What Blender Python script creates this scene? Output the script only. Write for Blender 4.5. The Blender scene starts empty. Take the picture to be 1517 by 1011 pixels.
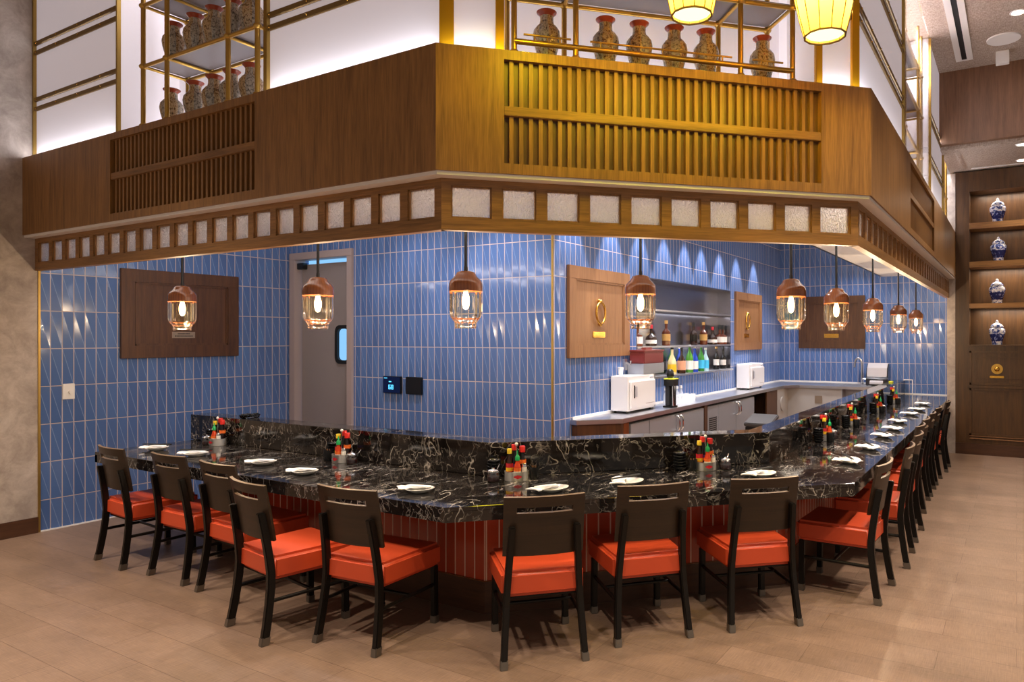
import bpy, bmesh, math, random
from mathutils import Vector, Matrix
random.seed(7)
C = bpy.context.scene.collection
SC = bpy.context.scene
PI = math.pi

# ------------------------------------------------------------------ camera, world, exposure
cam_d = bpy.data.cameras.new('camera'); cam = bpy.data.objects.new('camera', cam_d); C.objects.link(cam)
cam.location = (0, 0, 1.68); cam.rotation_euler = (PI/2, 0, math.radians(30))
cam_d.sensor_width = 36; cam_d.lens = 1050/1517*36
cam_d.shift_x = -(900-758.5)/1517; cam_d.shift_y = -(505.5-500)/1517
cam_d.clip_start = 0.05; cam_d.clip_end = 100
SC.camera = cam
SC.view_settings.view_transform = 'Standard'; SC.view_settings.look = 'None'
SC.view_settings.gamma = 1; SC.view_settings.exposure = 0.22; SC.view_settings.use_curve_mapping = False
w = bpy.data.worlds.new('world'); SC.world = w; w.use_nodes = True
w.node_tree.nodes['Background'].inputs[0].default_value = (1.0, 0.86, 0.74, 1)
w.node_tree.nodes['Background'].inputs[1].default_value = 0.36

def lamp(name, kind, loc, power, color=(1, 1, 1), rot=(0, 0, 0), **kw):
    d = bpy.data.lights.new(name, kind); d.energy = power; d.color = color
    for k, v in kw.items(): setattr(d, k, v)
    o = bpy.data.objects.new(name, d); C.objects.link(o); o.location = loc; o.rotation_euler = rot
    return o
WARM = (1.0, 0.84, 0.68); NEUT = (1.0, 0.93, 0.88); COOL = (0.93, 0.93, 1.0); AMBER = (1.0, 0.78, 0.02)
# recessed ceiling spots over the aisle in front of the counter
for i, (x, y, p) in enumerate([(-6.2, 0.4, 620), (-4.9, 1.0, 380), (-3.2, 0.7, 380), (-1.5, 1.2, 380), (0.1, 2.3, 380), (0.4, 3.9, 380),
                               (0.5, 5.5, 380), (0.5, 7.0, 380), (0.011, 8.483, 360), (1.6, 3.2, 340), (-3.5, -1.2, 300), (-0.6, -0.6, 300), (1.8, 6.0, 340)]):
    lamp('ceiling_spot', 'SPOT', (x, y, 5.0), p*0.84, WARM, spot_size=math.radians(78), spot_blend=0.55, shadow_soft_size=0.06)
for x, y in ((0.057, 10.2), (0.06, 11.05)):
    lamp('low_ceiling_spot', 'SPOT', (x, y, 4.05), 60, WARM, spot_size=math.radians(80), spot_blend=0.6, shadow_soft_size=0.04)
# kitchen ceiling lights behind the bulkhead
for x, y, p in [(-6.3, 4.5, 8), (-5.2, 4.55, 46), (-4.2, 4.55, 90), (-2.6, 6.2, 110), (-2.6, 7.8, 110), (-2.6, 9.4, 110), (-2.6, 11.0, 110), (-2.3, 11.6, 50), (-1.2, 11.6, 0)]:
    if p: lamp('kitchen_spot', 'SPOT', (x, y, 3.40), p, COOL, spot_size=math.radians(100), spot_blend=0.5, shadow_soft_size=0.05)
lamp('kitchen_light', 'AREA', (-2.55, 7.9, 3.42), 10, COOL, shape='RECTANGLE', size=1.2, size_y=6.6)
lamp('kitchen_light', 'AREA', (-4.9, 4.5, 3.42), 12, COOL, shape='RECTANGLE', size=3.6, size_y=0.9)
for y in (5.57, 6.34, 6.98, 7.6, 8.2, 8.75, 9.4, 10.1, 10.9):
    lamp('wall_washer', 'SPOT', (-3.42, y, 3.40), 170, COOL, rot=(0, math.radians(-4), 0), spot_size=math.radians(48), spot_blend=0.25, shadow_soft_size=0.02)

# ------------------------------------------------------------------ materials
def lin(h):
    h = h.lstrip('#'); r = []
    for i in (0, 2, 4):
        c = int(h[i:i+2], 16)/255
        r.append(c/12.92 if c <= 0.04045 else ((c+0.055)/1.055)**2.4)
    return (*r, 1.0)
class NT:
    def __init__(s, name):
        s.m = bpy.data.materials.new(name); s.m.use_nodes = True; s.t = s.m.node_tree; s.n = s.t.nodes; s.l = s.t.links
        s.p = s.n['Principled BSDF']; s.out = s.n['Material Output']
    def node(s, k, **kw):
        o = s.n.new(k)
        for a, b in kw.items(): setattr(o, a, b)
        return o
    def link(s, a, b): s.l.new(a, b)
    def setv(s, sock, v):
        if hasattr(v, 'is_output') or hasattr(v, 'links'): s.l.new(v, sock)
        else: sock.default_value = v
    def math(s, op, a, b=0.0, c=None):
        n = s.node('ShaderNodeMath', operation=op); s.setv(n.inputs[0], a); s.setv(n.inputs[1], b)
        if c is not None: s.setv(n.inputs[2], c)
        return n.outputs[0]
    def vmath(s, op, a, b=(0, 0, 0)):
        n = s.node('ShaderNodeVectorMath', operation=op); s.setv(n.inputs[0], a); s.setv(n.inputs[1], b); return n.outputs[0]
    def scale(s, a, f):
        n = s.node('ShaderNodeVectorMath', operation='SCALE'); s.setv(n.inputs[0], a); s.setv(n.inputs[3], f); return n.outputs[0]
    def comb(s, x, y, z=0.0):
        n = s.node('ShaderNodeCombineXYZ')
        for i, v in enumerate((x, y, z)): s.setv(n.inputs[i], v)
        return n.outputs[0]
    def uv(s):
        n = s.node('ShaderNodeUVMap'); n.uv_map = 'uv'; q = s.node('ShaderNodeSeparateXYZ'); s.l.new(n.outputs[0], q.inputs[0])
        return n.outputs[0], q.outputs[0], q.outputs[1]
    def obj(s): return s.node('ShaderNodeTexCoord').outputs['Object']
    def noise(s, vec, scale=5, detail=3, rough=0.5, dist=0.0):
        n = s.node('ShaderNodeTexNoise'); s.l.new(vec, n.inputs['Vector'])
        n.inputs['Scale'].default_value = scale; n.inputs['Detail'].default_value = detail
        n.inputs['Roughness'].default_value = rough; n.inputs['Distortion'].default_value = dist
        return n
    def ramp(s, fac, stops):
        n = s.node('ShaderNodeValToRGB'); s.l.new(fac, n.inputs[0]); e = n.color_ramp.elements
        while len(e) < len(stops): e.new(0.5)
        for q, (pos, c) in zip(e, stops): q.position = pos; q.color = c
        return n.outputs[0]
    def mix(s, f, a, b, blend='MIX'):
        n = s.node('ShaderNodeMix', data_type='RGBA', blend_type=blend); s.setv(n.inputs[0], f); s.setv(n.inputs[6], a); s.setv(n.inputs[7], b)
        return n.outputs[2]
    def base(s, v): s.setv(s.p.inputs['Base Color'], v)
    def rough(s, v): s.setv(s.p.inputs['Roughness'], v)
    def bump(s, h, dist=0.002, strength=1.0):
        n = s.node('ShaderNodeBump'); n.inputs['Distance'].default_value = dist; n.inputs['Strength'].default_value = strength
        s.l.new(h, n.inputs['Height']); s.l.new(n.outputs[0], s.p.inputs['Normal']); return n
def pr(name, col, rough=0.5, metal=0.0, **kw):
    t = NT(name); t.base(lin(col) if isinstance(col, str) else col); t.rough(rough); t.p.inputs['Metallic'].default_value = metal
    for k, v in kw.items(): t.p.inputs[k].default_value = v
    return t.m
def emit(name, col, strength):
    t = NT(name); t.base((0, 0, 0, 1)); t.p.inputs['Emission Color'].default_value = lin(col); t.p.inputs['Emission Strength'].default_value = strength
    return t.m
def wood(name, dark, light, along='v', rough=0.42, fine=1.0):
    t = NT(name); _, u, v = t.uv()
    o = t.node('ShaderNodeObjectInfo').outputs['Random']
    if along == 'u': u, v = v, u
    off = t.math('MULTIPLY', o, 17.0)
    vec = t.comb(t.math('MULTIPLY', u, 26*fine), t.math('MULTIPLY', v, 1.6), off)
    n1 = t.noise(vec, 1.0, 4, 0.6, 0.6)
    vec2 = t.comb(t.math('MULTIPLY', u, 170*fine), t.math('MULTIPLY', v, 7.0), off)
    n2 = t.noise(vec2, 1.0, 2, 0.6)
    f = t.math('ADD', t.math('MULTIPLY', n1.outputs[0], 0.62), t.math('MULTIPLY', n2.outputs[0], 0.38))
    t.base(t.ramp(f, [(0.33, lin(dark)), (0.66, lin(light))])); t.rough(rough)
    t.bump(n2.outputs[0], 0.0006, 0.5)
    return t.m
def tile_mat(name, base_a, base_b, crest_glint, grout, tw, th, u0, v0, g=0.0030, tilt=0.055, crease=True, rough=0.10, jit=0.012):
    t = NT(name); _, u, v = t.uv()
    us = t.math('DIVIDE', t.math('SUBTRACT', u, u0), tw); vs = t.math('DIVIDE', t.math('SUBTRACT', v, v0), th)
    fu = t.math('FRACT', us); fv = t.math('FRACT', vs); iu = t.math('FLOOR', us); iv = t.math('FLOOR', vs)
    wn = t.node('ShaderNodeTexWhiteNoise', noise_dimensions='2D'); t.link(t.comb(iu, iv), wn.inputs['Vector'])
    sep = t.node('ShaderNodeSeparateXYZ'); t.link(wn.outputs['Color'], sep.inputs[0])
    eu = t.math('MULTIPLY', t.math('MINIMUM', fu, t.math('SUBTRACT', 1.0, fu)), tw)
    ev = t.math('MULTIPLY', t.math('MINIMUM', fv, t.math('SUBTRACT', 1.0, fv)), th)
    grm = t.math('LESS_THAN', t.math('MINIMUM', eu, ev), g)
    d = t.math('SUBTRACT', t.math('ADD', fu, fv), 1.0)
    sgn = t.math('SIGN', d)
    col = t.mix(sep.outputs[0], lin(base_a), lin(base_b))
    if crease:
        glint_line = t.math('LESS_THAN', t.math('ABSOLUTE', d), 0.03)
        col = t.mix(t.math('MULTIPLY', glint_line, 0.5), col, lin(crest_glint))  # highlight along the crease, painted into the tile colour
    col = t.mix(grm, col, lin(grout)); t.base(col)
    t.rough(t.math('ADD', t.math('MULTIPLY', grm, 0.6), rough))
    gn = t.node('ShaderNodeNewGeometry').outputs['Normal']
    r = t.vmath('CROSS_PRODUCT', (0, 0, 1), gn)
    k = 1.0 if crease else 0.0
    a = t.math('ADD', t.math('MULTIPLY', sgn, tilt*k), t.math('MULTIPLY', t.math('SUBTRACT', sep.outputs[1], 0.5), jit*2))
    b = t.math('ADD', t.math('MULTIPLY', sgn, tilt*k*tw/th), t.math('MULTIPLY', t.math('SUBTRACT', sep.outputs[2], 0.5), jit*2))
    nn = t.vmath('ADD', gn, t.vmath('ADD', t.scale(r, a), t.comb(0.0, 0.0, b)))
    nrm = t.vmath('NORMALIZE', nn); mixn = t.node('ShaderNodeMix', data_type='VECTOR'); t.setv(mixn.inputs[0], grm); t.link(nrm, mixn.inputs[4]); t.link(gn, mixn.inputs[5])
    t.link(mixn.outputs[1], t.p.inputs['Normal'])
    return t.m
M = {}
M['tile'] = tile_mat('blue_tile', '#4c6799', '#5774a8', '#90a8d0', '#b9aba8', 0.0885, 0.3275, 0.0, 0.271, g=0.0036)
M['terra'] = tile_mat('terracotta_tile', '#a83a20', '#bb472a', '#a3361f', '#e0b8a2', 0.078, 1.2, 0.013, -0.4, g=0.0042, crease=False, rough=0.22, jit=0.02)
M['fascia'] = wood('fascia_oak', '#6b4a26', '#a2743f')
M['fascia_h'] = wood('fascia_oak_rail', '#6b4a26', '#a2743f', along='u')
M['grille_back'] = wood('grille_back_oak', '#4c331c', '#735030')
M['walnut'] = wood('walnut_panel', '#3b2212', '#5b391d')
M['header'] = wood('header_wood', '#674833', '#8b654a')
M['oak_panel'] = wood('light_oak_panel', '#7a5232', '#9b6f48')
M['shelfwood'] = wood('shelving_wood', '#3c2510', '#5a3c1c')
M['plinth'] = wood('plinth_wood', '#3a2115', '#55351f', along='u')
M['capwood'] = wood('turned_walnut', '#582f18', '#814a26', rough=0.22)
M['chairback'] = wood('espresso_plywood', '#1d130a', '#302012', along='u', rough=0.4)
M['plyedge_sheen'] = pr('plywood_edge_sheen', '#6f5b45', 0.35)  # lamp gloss on the backrest's upper and lower edges, painted as paler wood
M['blackwood'] = pr('black_stained_wood', '#0e0a07', 0.42, **{'Specular IOR Level': 0.3})
M['leather'] = NT('red_vinyl'); _t = M['leather']; _n = _t.noise(_t.obj(), 260, 2); _t.base(lin('#c44826')); _t.rough(0.40); _t.bump(_n.outputs[0], 0.0004, 0.5); M['leather'] = _t.m
M['steel'] = pr('brushed_steel', '#c2c1c4', 0.28, 0.9)
M['steel_dark'] = pr('steel_door', '#a2a5ac', 0.38, 0.45)
M['steel_liner'] = pr('steel_liner', '#8f8e95', 0.22, 0.95)
M['tin'] = pr('bright_tin', '#d6d4d2', 0.3, 0.6)
M['chrome'] = pr('chrome', '#e0e0e0', 0.08, 1.0)
M['footmetal'] = pr('foot_cap_metal', '#7d776f', 0.4, 0.9)
M['brass'] = pr('brass', '#c29b4c', 0.30, 0.85)
M['brass_flat'] = pr('brass_flat_bar', '#a98a48', 0.42, 0.8)
M['amber_lit_brass'] = pr('amber_lit_brass', '#d8a010', 0.42, 0.5)  # flat brass bar with the lanterns' amber light put into its colour
M['brass_dull'] = pr('dull_brass_rail', '#7a5f30', 0.55, 0.35)
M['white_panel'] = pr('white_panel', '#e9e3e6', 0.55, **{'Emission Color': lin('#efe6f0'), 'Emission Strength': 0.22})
M['white'] = pr('white_paint', '#e9e6e2', 0.5)
M['enamel'] = pr('white_enamel', '#ece8e5', 0.25)
M['ceramic'] = pr('white_ceramic', '#efece6', 0.15)
M['cloth'] = pr('white_napkin', '#f1efee', 0.8)
M['black'] = pr('black_plastic', '#0c0c0d', 0.3)
M['blackcer'] = pr('black_stoneware', '#202123', 0.22)
M['rubber'] = pr('black_rubber', '#0a0a0a', 0.6)
M['cord'] = pr('black_cord', '#0b0908', 0.5)
M['greydoor'] = pr('grey_paint', '#8c8280', 0.45)
M['greyframe'] = pr('grey_frame_paint', '#a39390', 0.45)
M['greypanel'] = pr('grey_laminate', '#a8a29c', 0.4)
M['grey_plastic'] = pr('grey_plastic', '#b9b6bb', 0.35)
M['smoke'] = pr('smoked_plastic', '#2c2c30', 0.18)
M['binlid'] = pr('bin_lid_grey', '#3a3734', 0.4)
M['shelfgrey'] = pr('grey_shelf_board', '#7c7578', 0.4)
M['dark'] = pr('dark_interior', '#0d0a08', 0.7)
M['slot'] = pr('slot_black', '#050505', 0.6)
M['soffit'] = pr('white_soffit', '#ebe6e2', 0.6)
M['gold'] = pr('gold_plate', '#d8a74c', 0.25, 1.0)
M['plaque'] = pr('bronze_plaque', '#9b8a78', 0.35, 0.6)
M['ink'] = pr('engraving', '#2c2620', 0.6)
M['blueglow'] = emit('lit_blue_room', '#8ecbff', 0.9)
M['screenglow'] = emit('screen_digits', '#58c8ff', 1.6)
M['screen'] = NT('thermostat_screen'); _t = M['screen']; _t.base(lin('#02040c')); _t.rough(0.1); _t.p.inputs['Emission Color'].default_value = lin('#04143c'); _t.p.inputs['Emission Strength'].default_value = 0.6; M['screen'] = _t.m
M['bulb'] = emit('bulb_glow', '#ffd9a0', 22)
M['lampdisc'] = emit('downlight_glow', '#fff2e0', 4)
for k, c, r in [('red', '#c81f17', .35), ('green', '#0f9a55', .35), ('yellow', '#e2c12c', .35), ('orange', '#e0581a', .3), ('sauce', '#c33c12', .2),
                ('soy', '#150605', .12), ('amber', '#2e1606', .12), ('whisky', '#5a2408', .12), ('lab_red', '#c01d2c', .5), ('lab_yel', '#e6b722', .5),
                ('lab_org', '#e06a22', .5), ('lab_pur', '#5b2b86', .5), ('lab_wht', '#e9e3da', .5), ('lab_tan', '#c79a55', .5), ('lab_pink', '#d79a78', .5), ('lab_cyan', '#3fb2d8', .5),
                ('g_green', '#2f7a25', .1), ('g_lime', '#4a8a2a', .1), ('g_blue', '#1c3fa8', .1), ('g_dark', '#0d0c0a', .1), ('g_cream', '#d9c790', .2), ('g_clear', '#a9c9cf', .1), ('maroon', '#7a3230', .3), ('tag', '#d6dc3a', .5)]:
    M[k] = pr(k+'_finish', c, r)
# marble
t = NT('black_marble'); P0 = t.obj()
nz = t.noise(P0, 2.2, 4, 0.6); wv = t.vmath('ADD', P0, t.scale(t.vmath('SUBTRACT', nz.outputs['Color'], (0.5, 0.5, 0.5)), 0.22))
nz2 = t.noise(P0, 14, 3, 0.6); wv = t.vmath('ADD', wv, t.scale(t.vmath('SUBTRACT', nz2.outputs['Color'], (0.5, 0.5, 0.5)), 0.025))
def vein(scale, wdt, lo, hi, mscale, rot, seed):
    mp = t.node('ShaderNodeMapping'); mp.inputs['Rotation'].default_value = rot; mp.inputs['Scale'].default_value = (1.0, 0.33, 0.7); mp.inputs['Location'].default_value = (seed, seed*0.7, 0); t.link(wv, mp.inputs['Vector'])
    n_ = t.noise(mp.outputs[0], scale, 3, 0.55, 0.3).outputs[0]
    rdg = t.math('ABSOLUTE', t.math('SUBTRACT', n_, 0.5))
    mk = t.noise(P0, mscale, 2, 0.5).outputs[0]
    a = t.ramp(rdg, [(0.0, (1, 1, 1, 1)), (wdt, (0, 0, 0, 1))])
    b = t.ramp(mk, [(lo, (0, 0, 0, 1)), (hi, (1, 1, 1, 1))])
    return t.math('MULTIPLY', a, b)
v1 = t.math('ADD', vein(2.6, 0.0042, 0.48, 0.60, 2.4, (0.2, 0.3, 0.7), 1.3), vein(3.4, 0.005, 0.48, 0.60, 3.1, (-0.3, 0.2, -0.8), 4.1))
v2 = t.math('ADD', vein(6.5, 0.008, 0.49, 0.62, 4.3, (-0.6, 0.4, -0.3), 7.7), vein(8.0, 0.009, 0.49, 0.62, 5.2, (0.5, -0.2, 1.3), 9.2))
v3 = vein(17, 0.022, 0.47, 0.64, 6.0, (0.3, -0.7, 0.4), 3.3)
vs = t.math('MINIMUM', t.math('ADD', t.math('ADD', v1, t.math('MULTIPLY', v2, 0.75)), t.math('MULTIPLY', v3, 0.4)), 1.0)
cl = t.ramp(t.noise(P0, 7, 5, 0.65).outputs[0], [(0.35, lin('#0b0a0a')), (0.75, lin('#262120'))])
t.base(t.mix(vs, cl, lin('#c0b9b2'))); t.rough(0.07); t.p.inputs['IOR'].default_value = 1.6; M['marble'] = t.m
# floor planks with a woven weave
t = NT('woven_plank_floor'); _, u, v = t.uv()
br = t.node('ShaderNodeTexBrick'); t.link(t.comb(u, v), br.inputs['Vector']); br.offset = 0.37
for k, val in (('Scale', 1.0), ('Mortar Size', 0.0016), ('Mortar Smooth', 0.1), ('Bias', 0.0), ('Brick Width', 0.98), ('Row Height', 0.245)): br.inputs[k].default_value = val
br.inputs['Color1'].default_value = lin('#816a5a'); br.inputs['Color2'].default_value = lin('#8d7565'); br.inputs['Mortar'].default_value = lin('#604b3e')
wx = t.noise(t.comb(t.math('MULTIPLY', u, 9.0), t.math('MULTIPLY', v, 260.0)), 1, 2).outputs[0]
wy = t.noise(t.comb(t.math('MULTIPLY', u, 200.0), t.math('MULTIPLY', v, 10.0)), 1, 2).outputs[0]
bl = t.noise(t.comb(t.math('MULTIPLY', u, 2.0), t.math('MULTIPLY', v, 5.0)), 1, 4, 0.6).outputs[0]
ww = t.math('ADD', t.math('ADD', t.math('MULTIPLY', wx, 0.32), t.math('MULTIPLY', wy, 0.32)), t.math('MULTIPLY', bl, 0.36))
t.base(t.mix(1.0, br.outputs['Color'], t.ramp(ww, [(0.3, (0.52, 0.50, 0.47, 1)), (0.7, (1.2, 1.18, 1.14, 1))]), 'MULTIPLY')); t.rough(0.42)
t.bump(t.math('ADD', wx, wy), 0.0008, 0.4); M['floor'] = t.m
# plaster, woven ceiling
t = NT('mottled_plaster'); n = t.noise(t.obj(), 5.0, 8, 0.72, 0.4)
t.base(t.ramp(n.outputs[0], [(0.35, lin('#9c8f85')), (0.52, lin('#b5a89d')), (0.68, lin('#c9beb4'))])); t.rough(0.7); t.bump(n.outputs[0], 0.004, 0.3); M['plaster'] = t.m
t = NT('woven_ceiling'); _, u, v = t.uv(); n1 = t.noise(t.comb(t.math('MULTIPLY', u, 22), t.math('MULTIPLY', v, 90)), 1, 3).outputs[0]; n2 = t.noise(t.comb(t.math('MULTIPLY', u, 90), t.math('MULTIPLY', v, 22)), 1, 3).outputs[0]
t.base(t.ramp(t.math('MULTIPLY', t.math('ADD', n1, n2), 0.5), [(0.36, lin('#8d7a6b')), (0.62, lin('#c3b2a3'))])); t.rough(0.8); M['ceil'] = t.m
# glass kinds
def thin_glass(name, tint, gloss=0.5, rough=0.02, ribs=None, fmul=1.0):
    t = NT(name); tr = t.node('ShaderNodeBsdfTransparent'); tr.inputs[0].default_value = tint
    gl = t.node('ShaderNodeBsdfGlossy'); gl.inputs['Roughness'].default_value = rough; gl.inputs['Color'].default_value = (1, 1, 1, 1)
    lw = t.node('ShaderNodeLayerWeight'); lw.inputs[0].default_value = gloss
    f = t.math('MULTIPLY', lw.outputs['Fresnel'], fmul)
    if ribs:
        bn = t.node('ShaderNodeBump'); bn.inputs['Distance'].default_value = 0.01; bn.inputs['Strength'].default_value = 0.35
        t.link(ribs(t), bn.inputs['Height']); t.link(bn.outputs[0], gl.inputs['Normal']); t.link(bn.outputs[0], lw.inputs['Normal'])
    mx = t.node('ShaderNodeMixShader'); t.link(f, mx.inputs[0]); t.link(tr.outputs[0], mx.inputs[1]); t.link(gl.outputs[0], mx.inputs[2])
    t.link(mx.outputs[0], t.out.inputs['Surface']); return t.m
def ribfn(t):
    s = t.node('ShaderNodeSeparateXYZ'); t.link(t.obj(), s.inputs[0])
    ang = t.math('ARCTAN2', s.outputs[1], s.outputs[0]); a = t.math('SINE', t.math('MULTIPLY', ang, 16.0))
    low = t.math('LESS_THAN', s.outputs[2], 0.075); b = t.math('SINE', t.math('MULTIPLY', s.outputs[2], 260.0))
    return t.math('ADD', a, t.math('MULTIPLY', t.math('MULTIPLY', low, b), 1.2))
M['shade'] = thin_glass('amber_ribbed_glass', (0.92, 0.83, 0.70, 1), 0.24, 0.05, ribfn)
M['jarglass'] = thin_glass('clear_jar_glass', (0.9, 0.92, 0.92, 1), 0.5, 0.02)
M['clearglass'] = thin_glass('clear_pane_glass', (0.97, 0.97, 0.97, 1), 0.10, 0.0, None, 0.5)
t = NT('glassware'); tr = t.node('ShaderNodeBsdfTransparent'); m1 = t.node('ShaderNodeMixShader'); m1.inputs[0].default_value = 0.32; t.base(lin('#f2f4f5')); t.rough(0.08)
t.link(tr.outputs[0], m1.inputs[1]); t.link(t.p.outputs[0], m1.inputs[2]); t.link(m1.outputs[0], t.out.inputs['Surface']); M['glassware'] = t.m
t = NT('rain_glass'); _, u, v = t.uv()
n1 = t.noise(t.comb(t.math('MULTIPLY', u, 110), t.math('MULTIPLY', v, 55)), 1, 2, 0.5, 0.5)
t.base(lin('#e8e2e6')); t.rough(0.12); t.p.inputs['Transmission Weight'].default_value = 0.0; t.p.inputs['IOR'].default_value = 1.45
b1 = t.bump(n1.outputs[0], 0.02, 1.0)
tl = t.node('ShaderNodeBsdfTranslucent'); tl.inputs[0].default_value = (0.95, 0.92, 0.93, 1); t.link(b1.outputs[0], tl.inputs['Normal'])
rf = t.node('ShaderNodeBsdfRefraction'); rf.inputs['Roughness'].default_value = 0.08; rf.inputs['IOR'].default_value = 1.15; t.link(b1.outputs[0], rf.inputs['Normal'])
m1 = t.node('ShaderNodeMixShader'); m1.inputs[0].default_value = 0.78; t.link(tl.outputs[0], m1.inputs[1]); t.link(rf.outputs[0], m1.inputs[2])
m2 = t.node('ShaderNodeMixShader'); m2.inputs[0].default_value = 0.25; t.link(m1.outputs[0], m2.inputs[1]); t.link(t.p.outputs[0], m2.inputs[2])
t.link(m2.outputs[0], t.out.inputs['Surface']); M['rain'] = t.m
# lantern paper, porcelain
t = NT('lantern_fabric'); t.base(lin('#dcc070')); t.rough(0.8); tl = t.node('ShaderNodeBsdfTranslucent'); tl.inputs[0].default_value = lin('#f2d27c')
m1 = t.node('ShaderNodeMixShader'); m1.inputs[0].default_value = 0.6; t.link(t.p.outputs[0], m1.inputs[1]); t.link(tl.outputs[0], m1.inputs[2]); t.link(m1.outputs[0], t.out.inputs['Surface']); M['lantern'] = t.m
M['lantern_in'] = emit('lantern_diffuser', '#fff0b8', 1.6)
t = NT('satsuma_porcelain'); o = t.obj(); s = t.node('ShaderNodeSeparateXYZ'); t.link(o, s.inputs[0])
ang = t.math('ARCTAN2', s.outputs[1], s.outputs[0]); rnd = t.node('ShaderNodeObjectInfo').outputs['Random']
vec = t.comb(t.math('MULTIPLY', ang, 1.3), t.math('MULTIPLY', s.outputs[2], 14), t.math('MULTIPLY', rnd, 9.0))
n = t.noise(vec, 4.5, 4, 0.7); n2 = t.noise(vec, 2.0, 1)
c1 = t.ramp(n.outputs[0], [(0.30, lin('#2b1c12')), (0.42, lin('#7d5a34')), (0.50, lin('#b79a6e')), (0.58, lin('#c8b48c')), (0.66, lin('#a5382a')), (0.72, lin('#5d5a3a'))])
panel = t.math('GREATER_THAN', t.math('SINE', t.math('MULTIPLY', ang, 4.0)), 0.1)
c2 = t.ramp(n.outputs[0], [(0.36, lin('#3e342a')), (0.50, lin('#a99f90')), (0.7, lin('#cfc6b4'))])
t.base(t.mix(panel, c1, c2)); t.rough(0.18); M['satsuma'] = t.m
M['vaserim'] = pr('vase_rim_glaze', '#9a3f24', 0.2)
t = NT('blue_white_porcelain'); o = t.obj(); s = t.node('ShaderNodeSeparateXYZ'); t.link(o, s.inputs[0]); rnd = t.node('ShaderNodeObjectInfo').outputs['Random']
vec = t.vmath('ADD', o, t.comb(t.math('MULTIPLY', rnd, 5.0), 0.0, 0.0)); n = t.noise(vec, 26, 4, 0.65, 0.4)
band = t.math('MULTIPLY', t.math('LESS_THAN', s.outputs[2], 0.155), t.math('GREATER_THAN', s.outputs[2], 0.05))
f = t.math('ADD', n.outputs[0], t.math('MULTIPLY', band, 0.14))
t.base(t.ramp(f, [(0.47, lin('#e4e4ea')), (0.53, lin('#5a70b8')), (0.61, lin('#1b2560'))])); t.rough(0.12); M['delft'] = t.m

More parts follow.
